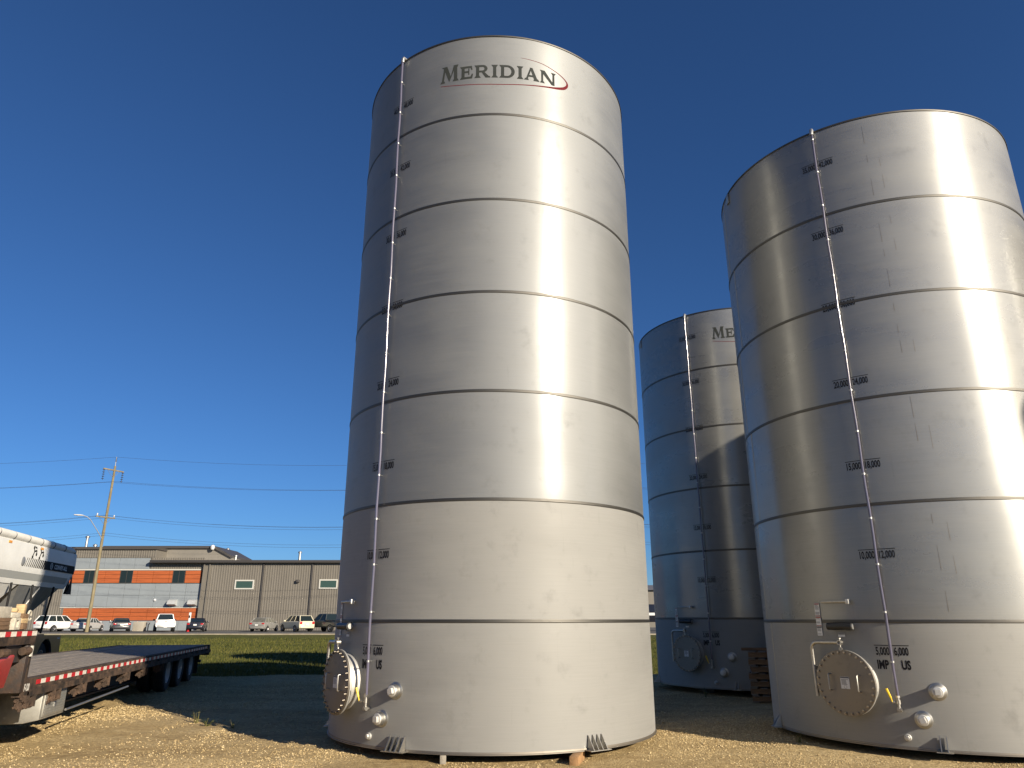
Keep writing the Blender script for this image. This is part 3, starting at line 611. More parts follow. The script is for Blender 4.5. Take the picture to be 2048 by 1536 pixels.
def trailer():
    t = thing('drop_deck_trailer', 'long drop-deck flatbed trailer with grey plank deck and red-white reflective tape', 'trailer', sn(11.1, -3.99), TRZ)
    L = 13.7; W = 2.59; Z = .92
    n = 15; pw = (W - .24) / n
    for i in range(n):
        y0 = .12 + i * pw; b = MB(); b.box(.03, L - .05, y0 + .004, y0 + pw - .004, Z - .05, Z - .006 + random.uniform(-.004, .004)); b.build('deck_plank', WOOD_OLD, t, bevel=.004)
    for y0, y1, nm in ((0, .118, 1), (W - .118, W, 1)):
        b = MB(); b.prism([(y0, Z - .22), (y1, Z - .22), (y1, Z - .2), (y0 + .03 if y0 < 1 else y1 - .03, Z - .2), (y0 + .03 if y0 < 1 else y1 - .03, Z - .03), (y1, Z - .03), (y1, Z), (y0, Z)] if y0 < 1 else [(y0, Z - .22), (y1, Z - .22), (y1, Z), (y0, Z)], 'x', 0, L); b.build('side_rail', RUSTY, t)
    seg = .155; k = 0; x = .40
    RED = small(lambda b: b.box(0, seg * 1.0, -.0035, 0, 0, .058), 'reflective_tape', TAPE_RED); WHT = small(lambda b: b.box(0, seg, -.0035, 0, 0, .058), 'reflective_tape', TAPE_WHITE)
    while x < L - .5:
        link('reflective_tape', RED if k % 2 == 0 else WHT, t, (x, 0, Z - .092)); k += 1; x += seg + .012 + (.05 if k % 12 == 0 else 0)
    b = MB(); b.box(0, L, W, W + .001, Z - .1, Z - .09)
    for y in (.78, 1.72):
        b = MB()
        for z0, z1, hw in ((.28, .31, .075), (.31, Z - .08, .012), (Z - .08, Z - .055, .075)): b.box(.1, L - .3, y - hw, y + hw, z0 + .0, z1)
        b.build('main_beam', BLACK_STEEL, t)
    for i in range(24):
        x = .3 + i * .57; b = MB(); b.box(x, x + .05, .12, W - .12, Z - .16, Z - .056); b.build('cross_member', BLACK_STEEL, t)
    # stake pockets and rusty strap winches under the rail
    for i in range(18):
        x = .45 + i * .74; b = MB(); b.box(x, x + .085, -.045, -.001, Z - .20, Z - .105); b.build('stake_pocket', RUSTY, t, bevel=.005)
    b = MB(); b.box(.1, L - .2, -.06, -.046, Z - .215, Z - .135); b.build('rub_rail', RUSTY, t)
    for x in (.15, 1.05, 2.15, 3.35, 4.6, 5.9, 7.3):
        b = MB(); M = Matrix.Translation((x, 0, Z - .30))
        b.lathe([(.03, -.13), (.075, -.13), (.075, -.115), (.045, -.11), (.05, .0), (.045, .11), (.075, .115), (.075, .13), (.03, .13)], 14, M @ Matrix.Rotation(math.pi / 2, 4, 'Y'), True)
        b.box(-.11, -.10, -.085, .085, -.05, .10, M); b.box(.10, .11, -.085, .085, -.05, .10, M)
        for a in range(6): b.box(-.15, -.112, -.014, .014, .05, .092, M @ Matrix.Rotation(a * math.pi / 3, 4, 'X'))
        w = b.build('strap_winch', RUSTY, t)
    # toolbox
    x0, x1 = .80, 1.72
    b = MB(); b.prism([(.02, .69), (.02, .34), (.22, .30), (.75, .30), (.75, .69)], 'x', x0, x1); tb = b.build('toolbox', ALU, t, bevel=.01)
    b = MB(); b.box(x0 + .06, x1 - .05, .004, .02, .37, .65); dr = b.build('toolbox_door', ALU, tb, bevel=.005)
    b = MB()
    for zz in np.arange(.40, .63, .035): b.box(x0 + .1, x1 - .1, -.001, .004, zz, zz + .012)
    stuff(b.build('door_rib', ALU, tb)); b = MB(); b.box(x0 + .42, x0 + .5, -.008, .004, .47, .53); b.build('latch', GALV, tb)
    b = MB(); b.tube([(1.9, .05, .36), (5.2, .05, .42)], .018, 8); b.build('air_line_guard', GALV, t)
    # tri-axle with dual tyres
    for i in range(3):
        x = 9.0 + i * 1.38
        for y, fc in ((.13 + .14, -1), (.60, -1), (W - .27, 1), (W - .60, 1)): wheel(t, x, y, .435, .27, RIM_WHITE, fc)
        b = MB(); b.tube([(x, .3, .435), (x, W - .3, .435)], .065, 10); b.build('axle', BLACK_STEEL, t)
        for y in (.85, 1.65): b = MB(); b.box(x - .5, x + .5, y, y + .1, .36, .44); b.build('leaf_spring', BLACK_STEEL, t)
    for y in (.1, W - .75): b = MB(); b.box(12.55, 12.57, y, y + .65, .18, Z - .2); b.build('mud_flap', RUBBER, t)
    b = MB(); b.box(L - .1, L, .0, W, Z - .30, Z - .004); b.box(L - .16, L - .1, .25, .45, .45, Z - .2); b.box(L - .16, L - .1, W - .45, W - .25, .45, Z - .2); b.box(L - .18, L - .08, .2, W - .2, .42, .5); b.build('rear_bumper', BLACK_STEEL, t, bevel=.01)
    # the step up to the gooseneck deck
    U = 1.535; D = 3.2
    b = MB(); b.box(-.10, -.001, .0, W, Z - .16, U - .20); b.build('riser', BLACK_STEEL, t, bevel=.008)
    for y in (0.0, .55, 1.2, 1.9, W - .12): b = MB(); b.box(-.0, .09, y + .002, y + .12, Z - .14, U - .02); b.build('riser_post', RUSTY, t, bevel=.01)
    b = MB(); b.box(-D, .10, -.004, .10, U - .19, U - .012); b.build('upper_side_rail', RUSTY, t, bevel=.006)
    for i in range(n):
        y0 = .12 + i * pw; b = MB(); b.box(-D, .10, y0 + .004, y0 + pw - .004, U - .05, U - .006); b.build('upper_deck_plank', WOOD_OLD, t)
    x = .085; k = 0
    while x > -1.8:
        link('reflective_tape', RED if k % 2 else WHT, t, (x - seg, -.0055, U - .085)); x -= seg + .004; k += 1
    for y in (.78, 1.72): b = MB(); b.box(-D, -.1, y - .07, y + .07, U - .42, U - .055); b.build('gooseneck_beam', BLACK_STEEL, t)
    b = MB(); b.box(-.6, -.12, .06, .22, U - .40, U - .2); b.build('light_bracket', BLACK_STEEL, t)
    b = MB(); b.box(-.03, .012, -.03, -.006, U - .34, U - .21); b.build('registration_card', TAPE_WHITE, t)
    v, f = text_geo('F-120', .115, .006, .62, 'LEFT'); b = MB(); b.add([(.02 + u, -.0045, Z - .145 + w) for u, w in v], f); b.build('fleet_number', TAPE_WHITE, t, smooth=False)
    for x in (-.25, -.9, -1.6): b = MB(); b.tube([(x, .0, U - .27), (x + .2, .0, U - .27)], .05, 10); b.build('upper_winch', RUSTY, t)
    return t
trailer()
def tractor():
    t = thing('truck_tractor', 'truck tractor rear with red fenders, coupled under the drop-deck trailer', 'truck', sn(10.05, -4.0), TRZ)
    for x in (0, -1.32):
        for y, fc in ((.20, -1), (.52, -1), (2.38, 1), (2.06, 1)): wheel(t, x, y, .51, .28, RIM_WHITE, fc)
    for y in (.85, 1.65): b = MB(); b.box(-6, .5, y, y + .09, .68, .95); b.build('frame_rail', BLACK_STEEL, t)
    for y0 in (.06, 1.92):
        b = MB(); pr = [(.62 * math.cos(a), .51 + .66 * math.sin(a)) for a in np.linspace(-.05, 1.5, 10)]
        b.prism(pr + [(x - .02, z + .025) for x, z in pr][::-1], 'y', y0, y0 + .62); b.build('fender', REDPAINT, t)
    b = MB(); b.prism([(-2.2, .86), (.49, .86), (.64, 1.22), (.60, 1.235), (-2.2, 1.18)], 'y', .0, .035); b.build('side_fender', REDPAINT, t, bevel=.012)
    b = MB(); b.box(-1.1, -.2, .8, 1.8, .96, 1.06); b.build('fifth_wheel', BLACK_STEEL, t)
    return t
tractor()

# timber and concrete chocks piled at the step of the upper deck
UD = 1.529
def pile(name, label, cat, s0, s1, n0, n1, z0, z1, m, rz=0, hole=False, bev=.008):
    b = MB(); hs, hn, hz = (s1 - s0) / 2, (n1 - n0) / 2, z1 - z0
    if hole:
        b.box(-hs, hs, -hn, hn, 0, hz * .2); b.box(-hs, hs, -hn, hn, hz * .8, hz); b.box(-hs, -hs * .45, -hn, hn, hz * .2, hz * .8); b.box(hs * .45, hs, -hn, hn, hz * .2, hz * .8); b.box(-hs * .45, hs * .45, hn * .2, hn, hz * .2, hz * .8)
    else: b.box(-hs, hs, -hn, hn, 0, hz)
    o = b.build(name, m, None, bevel=0 if hole else bev); o.location = sn((s0 + s1) / 2, (n0 + n1) / 2, UD + z0); o.rotation_euler = (0, 0, TRZ + rz)
    return tag(o, label, cat, 'dunnage on the upper trailer deck')
pile('plank', 'brown weathered plank, bottom one of three on the upper trailer deck', 'plank', 9.3, 10.52, -4.32, -4.06, 0, .045, WOOD_BROWN)
pile('plank', 'brown weathered plank between two others on the upper trailer deck', 'plank', 9.25, 10.50, -4.31, -4.05, .046, .092, WOOD_BROWN, .01)
pile('plank', 'brown weathered plank right under the pale plywood crate', 'plank', 9.3, 10.51, -4.32, -4.06, .093, .138, WOOD_BROWN)
pile('plywood_crate', 'pale plywood crate resting on brown planks', 'crate', 9.4, 10.48, -4.36, -4.06, .139, .272, CONC)
pile('concrete_chock', 'pale hollow concrete block standing on the upper trailer deck', 'block', 10.55, 10.74, -4.25, -4.03, 0, .14, CONC, .05, True)
pile('concrete_chock', 'pale solid concrete block lying on top of the hollow one', 'block', 10.50, 10.74, -4.26, -4.05, .141, .205, CONC, -.04)
pile('timber_chock', 'short brown timber chock lying beside the hollow block', 'block', 10.79, 10.98, -4.22, -4.03, 0, .075, WOOD_BROWN, .1)
pile('timber_chock', 'yellowish timber chock stacked upon a brown one', 'block', 10.80, 10.97, -4.20, -4.04, .076, .135, WOOD_NEW, -.06)
pile('timber_chock', 'dark timber chock in the middle of the wood stack', 'block', 10.79, 10.98, -4.21, -4.04, .136, .19, WOOD_BROWN, .03)
pile('timber_chock', 'pale upright timber end topping the wood stack', 'block', 10.82, 10.93, -4.16, -4.06, .191, .31, WOOD_NEW, .15)
pile('timber_chock', 'pale rounded timber offcut lying on the crate by the stack', 'block', 10.58, 10.72, -4.2, -4.06, .206, .262, WOOD_NEW, .3, False, .022)
pile('plastic_bin', 'grey plastic bin behind the wood stack', 'bin', 11.02, 11.17, -4.45, -4.20, 0, .10, HOPPER_DARK)
def strap():
    b = MB(); P = []
    for k in range(21):
        a = k / 20 * 2 * math.pi * .9; P.append(sn(11.03 + .055 * math.cos(a), -4.06 + .01 * k / 20, UD + .17 + .06 * math.sin(a)))
    b.tube(P, .012, 8); return tag(b.build('coiled_strap', CONC), 'pale coiled strap hanging off the wood stack', 'strap')
strap()

# ------------------------------------------------------------------ white seed tender behind the trailer
def tender():
    t = thing('seed_tender', 'white seed tender with black lettered side band and hopper bottom', 'trailer', sn(27.3, -9.04), TRZ)
    L = 9.5; W = 2.5
    sec = [(.14, 2.60), (.03, 2.95), (0, 3.20), (0, 3.72), (.12, 3.80), (W - .12, 3.80), (W, 3.72), (W, 3.2), (W - .03, 2.95), (W - .14, 2.60)]
    b = MB(); m = len(sec); xs = [-L, -4.9, -.28, 0.0]
    vs = []
    for i, x in enumerate(xs):
        for (y, z) in sec:
            xx = x; 
            if i == 3: xx = .28 * min(1, max(0, (z - 2.60) / .6)) - .05 * (z > 3.7)
            vs.append((xx, y, z))
    fs = [(i * m + k, i * m + (k + 1) % m, (i + 1) * m + (k + 1) % m, (i + 1) * m + k) for i in range(3) for k in range(m)] + [tuple(range(m)), tuple(3 * m + k for k in range(m))]
    b.add(vs, fs); body = b.build('hopper_body', WHITE_PAINT, t, ang=20)
    b = MB(); b.prism([(.03 - .004, 2.93), (.095 - .004, 2.74), (.095, 2.74), (.03, 2.93)], 'x', -L, -.15); b.build('grey_stripe', GREYSTRIPE, body)
    # tarp roll along the near edge
    b = MB(); b.tube([(-L, .10, 3.84), (-5, .10, 3.85), (-1.2, .10, 3.84), (-.1, .10, 3.815), (.18, .10, 3.79)], [.125, .125, .12, .11, .08], 18); tp = b.build('rolled_tarp', TARP, t)
    for x in np.arange(-6.6, .1, .95): b = MB(); b.lathe([(.127, -.014), (.131, -.014), (.131, .014), (.127, .014)], 18, Matrix.Translation((x, .10, 3.845 if x < -1 else 3.835)) @ Matrix.Rotation(math.pi / 2, 4, 'Y') @ Matrix.Rotation(.35, 4, 'Y'), True); b.build('tarp_strap', INK, tp)
    b = MB(); b.tube([(.17, .1, 3.79), (.26, .1, 3.765)], [.075, .06], 14); b.build('tarp_end_cap', INK, tp)
    b = MB(); b.prism([(.12, 3.80), (.7, 3.93), (1.25, 3.97), (1.8, 3.93), (W - .12, 3.80)], 'x', -L, .1); b.build('tarp_cover', TARP, t)
    # side band, chevrons, port, reflectors
    b = MB(); b.add([(-2.35, -.005, 3.34), (-2.35, -.005, 3.09), (.235, -.005, 3.09), (.2, -.005, 3.34)], [(0, 1, 2, 3)]); bd = b.build('black_band', INK, body, smooth=False)
    for k in range(11): b = MB(); x = -2.45 - .125 * k; w = .085 * (1 - k * .065); b.add([(x + .06, -.005, 3.34), (x - .06, -.005, 3.10), (x - .06 + w, -.005, 3.10), (x + .06 + w, -.005, 3.34)], [(0, 1, 2, 3)]); b.build('chevron_stripe', INK, body, smooth=False)
    v, f = text_geo('CONVEY-ALL', .185, .004, .98, 'LEFT'); b = MB(); b.add([(-1.55 + u, -.008, 3.15 + w) for u, w in v], f); b.build('side_lettering', PAPER, bd, smooth=False)
    b = MB(); b.lathe([(.075, 0), (.095, 0), (.095, .002), (.075, .002)], 24, Matrix.Translation((-1.80, -.008, 3.215)) @ Matrix.Rotation(math.pi / 2, 4, 'X'), True); b.box(-1.84, -1.825, -.009, -.007, 3.17, 3.26); b.box(-1.775, -1.76, -.009, -.007, 3.17, 3.26); b.build('round_emblem', PAPER, bd, smooth=False)
    for x in (-3.22, -2.72):
        b = MB()
        for p, q, w in (((-.10, .13), (-.04, .02), .05), ((-.04, .02), (.12, .06), .05), ((-.04, .02), (-.12, -.14), .05), ((.12, .06), (.12, -.06), .045), ((-.02, .15), (.10, .12), .04)):
            d = Vector((q[0] - p[0], q[1] - p[1])).normalized(); nn = Vector((-d.y, d.x)) * w * .5; k = len(b.v) * .00004
            b.add([(x + p[0] + nn.x, -.005 - k, 3.52 + p[1] + nn.y), (x + p[0] - nn.x, -.005 - k, 3.52 + p[1] - nn.y), (x + q[0] - nn.x, -.005 - k, 3.52 + q[1] - nn.y), (x + q[0] + nn.x, -.005 - k, 3.52 + q[1] + nn.y)], [(0, 1, 2, 3)])
        for cx_, cz_ in ((-.10, .13), (-.12, -.14), (.12, -.05)): b.lathe([(.001, 0), (.05, 0), (.05, .002)], 12, Matrix.Translation((x + cx_, -.0065, 3.52 + cz_)) @ Matrix.Rotation(math.pi / 2, 4, 'X'))
        stuff(b.build('black_decal', INK, body, smooth=False))
    b = MB(); b.lathe([(.001, .012), (.10, .012), (.125, .0), (.13, -.01)], 24, Matrix.Translation((-3.88, -.003, 3.22)) @ Matrix.Rotation(math.pi / 2, 4, 'X')); b.build('view_port', HOPPER_DARK, body)
    for x in (-2.75, -4.95, -7.1): b = MB(); b.box(x - .1, x + .1, -.012, -.001, 3.63, 3.69); b.build('side_reflector', ORANGE_LENS, body)
    # two hopper cones, the rear one coloured dark grey, the other white
    for x0, x1 in ((-3.45, -.38), (-6.6, -3.55)):
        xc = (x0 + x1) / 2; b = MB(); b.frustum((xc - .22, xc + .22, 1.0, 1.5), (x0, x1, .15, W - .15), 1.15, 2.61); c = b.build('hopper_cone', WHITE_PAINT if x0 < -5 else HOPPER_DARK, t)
        b = MB(); b.box(xc - .3, xc + .3, .92, 1.58, 1.02, 1.15); b.build('slide_gate', BLACK_STEEL, c)
        for e in (.15, W - .15): b = MB(); b.tube([(xc, e + (.02 if e < 1 else -.02), 2.58), (xc, 1.0 if e < 1 else 1.5, 1.2)], .03, 6); b.build('cone_rib', WHITE_PAINT, c)
    for xa, za, xb, zb in ((-2.75, 2.62, -2.80, 2.10), (-1.10, 2.62, -1.60, 1.25), (-4.2, 2.62, -4.3, 1.25), (-6.4, 2.62, -6.6, 1.25)):
        b = MB(); b.tube([(xa, .06, za), (xb, .02, zb)], .032, 8); b.build('support_strut', INK, t)
    b = MB(); b.add([(.13, .02, 3.12), (.30, .05, 3.05), (.46, .05, 2.44), (-.02, .05, 2.44), (.05, .02, 2.62)], [(0, 1, 2, 3, 4)]); b.add([(.13, .1, 3.12), (.30, .13, 3.05), (.46, .13, 2.44), (-.02, .13, 2.44), (.05, .1, 2.62)], [(4, 3, 2, 1, 0)]); b.build('rear_flap', INK, t)
    # chassis
    for y in (.5, W - .6): b = MB(); b.box(-L - 1, .1, y, y + .1, .95, 1.2); b.build('chassis_rail', NAVY, t)
    b = MB(); arc = [(-1.05 + .58 * math.cos(a), .50 + .58 * math.sin(a)) for a in np.linspace(math.pi, 0, 13)]
    b.prism([(-2.3, .42), (-2.3, 1.2), (.12, 1.16), (.20, .56), (.14, .42)] + arc[::-1], 'y', .0, .06); b.build('side_skirt', NAVY, t)
    b = MB(); b.box(-2.2, .12, .40, .43, .30, 1.15); b.box(.06, .12, .061, .40, .42, 1.15); b.build('inner_arch', INK, t)
    for x in (-1.05, -2.9, -4.3):
        for y, fc in ((.24, -1), (W - .22, 1)): wheel(t, x, y, .48, .3, HOPPER_DARK, fc)
        b = MB(); b.tube([(x, .3, .48), (x, W - .3, .48)], .06, 8); b.build('axle', BLACK_STEEL, t)
    for k in range(2): b = MB(); b.box(-.16 + .1 * k, -.10 + .1 * k, -.006, -.001, 1.05, 1.10); b.build('marker_light', PAPER, t)
    return t
tender()

# ------------------------------------------------------------------ utility poles and wires
PY = 82.0; PZ0 = .35
def utility_pole(label, x):
    base = on_depth(173, 1262, PY); top = on_depth(229, 932, PY); H = top.z - PZ0
    t = thing('utility_pole', label, 'pole', (x, PY, PZ0), 0, 'utility poles along the road')
    b = MB(); n = 9; b.tube([(.02 * math.sin(i), 0, -.3 + (H + .3) * i / n) for i in range(n + 1)], [.19 - .075 * i / n for i in range(n + 1)], 14); b.build('shaft', POLE_W, t)
    b = MB(); b.tube([(.0, 0, H - .3), (0, 0, H + 1.05)], .045, 8); b.build('top_pin', GALV, t)
    b = MB()
    for k in range(4): b.lathe([(.02, 0), (.10, .02), (.02, .09)], 10, Matrix.Translation((0, 0, H + .5 + k * .13)))
    stuff(b.build('pin_insulator', INSUL, t))
    for zc, hw, strings in ((on_depth(226, 941, PY).z - PZ0, 1.25, True), (on_depth(206, 1035, PY).z - PZ0, 1.15, False)):
        M = Matrix.Translation((0, -.16, zc)) @ Matrix.Rotation(R_(62), 4, 'Z')
        b = MB(); b.box(-hw, hw, -.06, .06, -.07, .07, M); arm = b.build('crossarm', POLE_W, t, bevel=.01)
        for s in (-1, 1):
            b = MB(); b.tube([M @ Vector((s * .75, 0, -.06)), Vector((0, -.14, zc - .85))], .022, 6); b.build('brace', GALV, arm)
            if strings:
                b = MB(); p = M @ Vector((s * (hw - .1), 0, -.07))
                for k in range(5): b.lathe([(.025, -.02), (.135, -.06), (.14, -.085), (.03, -.11), (.025, -.24)], 12, Matrix.Translation((p.x, p.y, p.z - k * .25)))
                stuff(b.build('insulator_string', INSUL, arm))
            else:
                b = MB(); p = M @ Vector((s * (hw - .15), 0, .07)); b.lathe([(.001, .3), (.06, .28), (.09, .18), (.05, .14), (.09, .08), (.03, 0)], 10, Matrix.Translation(p)); b.build('pin_insulator', LAMP, arm)
    # street light
    zl = on_depth(200, 1078, PY).z - PZ0
    b = MB(); b.tube([(0, -.1, zl), (-.5, -.5, zl + .9), (-1.15, -1.0, zl + 2.0), (-1.45, -1.25, zl + 2.3), (-1.75, -1.5, zl + 2.4)], .045, 8); la = b.build('lamp_arm', GALV, t)
    b = MB(); b.lathe([(.001, -.5), (.10, -.45), (.16, -.1), (.17, .25), (.08, .5), (.001, .52)], 14, Matrix.Translation((-2.1, -1.8, zl + 2.42)) @ Matrix.Rotation(R_(130.5), 4, 'Z') @ Matrix.Rotation(math.pi / 2, 4, 'X') @ Matrix.Scale(.55, 4, (0, 1, 0))); b.build('lamp_head', LAMP, la)
    return t, H
X0 = on_depth(173, 1262, PY).x
POLE, PH = utility_pole('tall timber utility pole with street lamp, standing before the orange clad building', X0)
for x, lab in ((X0 - 52, 'timber utility pole carrying the wires past the white seed tender'), (X0 + 48, 'timber utility pole hidden behind the tallest tank'), (X0 + 98, 'timber utility pole hidden behind the logo-free six-course tank')):
    c = copy_tree(POLE); c.location.x = x; c['label'] = lab
WP = []      # wire heights at the pole and offset along the arms
dz = lambda px, py: on_depth(px, py, PY).z
for dx, dy, zz, lab in ((0, 0, PH + PZ0 + 1.05, 'topmost thin overhead wire, strung from the pole tip'),
                       (-.78, .70, dz(210, 962), 'overhead wire on the outer insulator string of the upper crossarm'), (.78, -1.0, dz(235, 966), 'overhead wire on the inner insulator string of the upper crossarm'),
                       (-.6, .55, dz(197, 1029), 'overhead wire on the outer pin of the lower crossarm'), (.6, -.9, dz(215, 1033), 'overhead wire on the inner pin of the lower crossarm'), (.12, -.2, dz(210, 1036), 'overhead wire tied to the pole just under the lower crossarm'),
                       (.15, -.15, dz(205, 1066), 'upper of the two low overhead cables on the pole'), (.15, -.15, dz(205, 1071), 'lowest overhead cable on the pole')):
    b = MB(); pts = []
    xs_p = [X0 - 52, X0, X0 + 48, X0 + 98]
    for a, c in zip(xs_p[:-1], xs_p[1:]):
        for k in range(12):
            u = k / 12; pts.append((a + (c - a) * u + dx, PY + dy, zz - 4 * (1.0 if zz > 16 else 1.35) * u * (1 - u)))
    pts.append((xs_p[-1] + dx, PY + dy, zz)); b.tube(pts, .012, 5); tag(b.build('overhead_wire', WIRE), lab, 'wire', 'overhead wires along the road')

# ------------------------------------------------------------------ industrial buildings (front wall on y = 95)
BY = 95.0; BZ = .35
def P(px, py): return on_depth(px, py, BY)
def rect(x0p, x1p, y0p, y1p):           # metres from photograph pixels: verticals keep to the lower edge
    zt = P((x0p + x1p) / 2, y0p).z; zb = P((x0p + x1p) / 2, y1p).z; return P(x0p, y1p).x, P(x1p, y1p).x, zb, zt
def ribbed(name, x0, x1, z0, z1, y, m, parent, pitch=.30, depth=.04, recess=.0):
    n = max(2, round((x1 - x0) / pitch)); pw = (x1 - x0) / n; poly = []
    for i in range(n):
        a = x0 + i * pw; poly += [(a, y), (a + pw * .55, y), (a + pw * .65, y - depth), (a + pw * .9, y - depth)]
    poly += [(x1, y), (x1, y + .1), (x0, y + .1)]
    b = MB(); b.prism(poly, 'z', z0, z1); return b.build(name, m, parent, smooth=False)
def buildings():
    # ---- taller block with orange cladding
    t = thing('clad_building', 'taller industrial building with orange wood cladding and pale grey panels', 'building', (0, 0, 0))
    xl = -75.0; zt = P(250, 1099).z; xr = P(311, 1115).x; x_end = P(400, 1260).x + .2
    b = MB(); b.box(xl, x_end, BY + .12, BY + 40, BZ - .3, P(300, 1130).z); b.build('wall_core', SIDING, t)
    b = MB(); b.box(xl, xr, BY + .12, BY + 40, P(300, 1130).z, zt); b.build('upper_core', SIDING, t)
    xg = on_depth(428, 1097, BY + 3).x; xs = on_depth(464, 1116, BY + 3); zt2 = on_depth(428, 1097, BY + 3).z
    b = MB(); b.prism([(xr + .004, P(300, 1130).z - .5), (xs.x, P(300, 1130).z - .5), (xs.x, xs.z), (xg, zt2), (xr + .004 - 8, zt2), (xr - 8, P(300, 1130).z - .5)], 'y', BY + 3, BY + 11); b.build('set_back_wall', SIDING_L, t)
    b = MB(); b.box(xr - 8.5, xg + .1, BY + 2.7, BY + 11.2, zt2, zt2 + .32); b.build('roof', ROOFDARK, t); b = MB(); b.box(xl - .1, xr + .15, BY - .25, BY + 2.69, zt + .0, zt + .32); b.build('front_roof', ROOFDARK, t)
    b = MB(); b.prism([(xg + .1, zt2 + .32), (xg + .1, zt2), (xs.x, xs.z), (xs.x, xs.z + .3)], 'y', BY + 2.7, BY + 11.2); b.build('sloped_roof', ROOFDARK, t)
    ribbed('ribbed_siding', P(153, 1115).x - 3, xr, P(300, 1115.5).z, zt, BY, SIDING, t)
    ribbed('ribbed_siding', P(300, 1137).x + .05, P(407, 1137).x, P(300, 1140).z, P(300, 1115.5).z - .003, BY + .01, SIDING, t)
    ribbed('ribbed_siding', P(96, 1250).x - 8, P(126, 1250).x, BZ, P(100, 1140).z, BY, SIDING, t)
    # cladding: separate panels with open joints
    def panels(y0p, y1p, x0p, x1p, m, cols, name, gap=.03, proud=.06, rows=1, skip=()):
        x0, x1, z0, z1 = rect(x0p, x1p, y0p, y1p); w = (x1 - x0) / cols; h = (z1 - z0) / rows
        for i in range(cols):
            for j in range(rows):
                a, c = x0 + i * w + gap / 2, x0 + (i + 1) * w - gap / 2
                for s0, s1 in skip:
                    if a < s1 and c > s0:
                        if a < s0 - .1 and c > s1 + .1:
                            b = MB(); b.box(a, s0, BY - proud, BY + .12, z0 + j * h + gap / 2, z0 + (j + 1) * h - gap / 2); b.build(name, m, t); a = s1
                        elif a < s0: c = s0
                        else: a = s1
                if c - a > .06:
                    b = MB(); b.box(a, c, BY - proud + random.uniform(-.006, .006), BY + .12, z0 + j * h + gap / 2, z0 + (j + 1) * h - gap / 2); b.build(name, m, t)
    panels(1116, 1138, 118, 298, PANEL, 6, 'grey_panel')
    wins = []
    for a, c in ((167.5, 186), (239.5, 263), (345, 367.5)):
        x0, x1, z0, z1 = rect(a, c, 1141.5, 1165.5); wins.append((x0, x1))
        b = MB(); b.box(x0 - .05, x1 + .05, BY - .10, BY - .02, z0 - .05, z0 + .0); b.box(x0 - .05, x1 + .05, BY - .10, BY - .02, z1, z1 + .05); b.box(x0 - .05, x0, BY - .10, BY - .02, z0, z1); b.box(x1, x1 + .05, BY - .10, BY - .02, z0, z1); b.box((x0 + x1) / 2 - .02, (x0 + x1) / 2 + .02, BY - .06, BY - .03, z0, z1); w = b.build('window', ROOFDARK, t)
        b = MB(); b.box(x0, x1, BY - .03, BY + .05, z0, z1); b.build('pane', GLASS_D, w)
    panels(1141, 1166, 112, 401, ORANGE, 9, 'orange_board', .035, .06, 3, wins)
    x0, x1, z0, z1 = rect(112, 402, 1138.2, 1140.6); b = MB(); b.box(x0, x1, BY - .09, BY + .1, z0, z1); b.build('white_trim', FRAME_W, t)
    panels(1167, 1214, 120, 398, PANEL, 9, 'grey_panel', .03, .06, 2)
    x0, x1, z0, z1 = rect(120, 398, 1214.4, 1216); b = MB(); b.box(x0, x1, BY - .09, BY + .1, z0, z1); b.build('white_trim', FRAME_W, t)
    panels(1216.3, 1241, 123, 394, ORANGE, 8, 'orange_board', .035, .06, 3)
    panels(1241.4, 1262, 127, 392, PANEL, 7, 'grey_panel', .03, .05)
    for a, zc in ((338, 1207), (378, 1207)):                   # exhaust hoods
        x0, x1, z0, z1 = rect(a, a + 16, 1199, 1212); hz = (z1 - z0)
        b = MB(); pr = [(BY - .05, z0)] + [(BY - .05 - .75 * math.sin(u) , z0 + hz * .25 + hz * .75 * math.cos(u)) for u in np.linspace(math.pi / 2, 0, 8)] + [(BY - .05, z1)]
        b.prism([(y, z) for y, z in pr], 'x', x0, x1); b.build('exhaust_hood', mat('hood_sheet', (.42, .43, .43), .5, .2, .15, 3), t, ang=40)
    p = P(310, 1200); b = MB(); b.lathe([(.001, .16), (.14, .1), (.18, 0)], 12, Matrix.Translation((p.x, BY - .06, p.z)) @ Matrix.Rotation(math.pi / 2, 4, 'X')); b.build('wall_lamp', LAMP, t)
    for px, y0p, y1p, d in ((172, 1074, 1094, 14), (190, 1091, 1094, 14), (454, 1099, 1112, 12)):
        k = (BY + d) / BY; q0 = on_depth(px, y1p, BY + d); q1 = on_depth(px, y0p, BY + d); b = MB(); b.tube([(q0.x, BY + d, q0.z - 1.5), (q0.x, BY + d, q1.z)], .17, 10); b.lathe([(.001, .25), (.30, .1), (.30, -.1), (.2, -.12)], 12, Matrix.Translation((q0.x, BY + d, q1.z))); b.build('roof_vent', GALV, t)
    p = P(427, 1094); b = MB(); b.lathe([(.001, .35), (.25, .25), (.3, 0), (.2, -.3)], 12, Matrix.Translation((xg, BY + 2.5, zt2 + .1))); b.build('corner_light', LAMP, t)
    # ---- lower ribbed hall
    h = thing('ribbed_hall', 'long low industrial hall with ribbed taupe siding and green tinted windows', 'building', (0, 0, 0))
    xa = P(407, 1260).x; xb = 13.0; ze = P(500, 1126.5).z; BF = BY - .35
    b = MB(); b.box(xa + .02, xb, BF + .12, BY + 40, BZ - .3, ze); b.build('wall_core', SIDING, h)
    cols = [xa, P(517, 1260).x, P(616.5, 1260).x, P(716, 1260).x, P(816, 1260).x, P(916, 1260).x, P(1016, 1260).x, xb]
    for a, c in zip(cols[:-1], cols[1:]): ribbed('ribbed_siding', a + .03, c - .03, BZ, ze, BF, SIDING, h, .31)
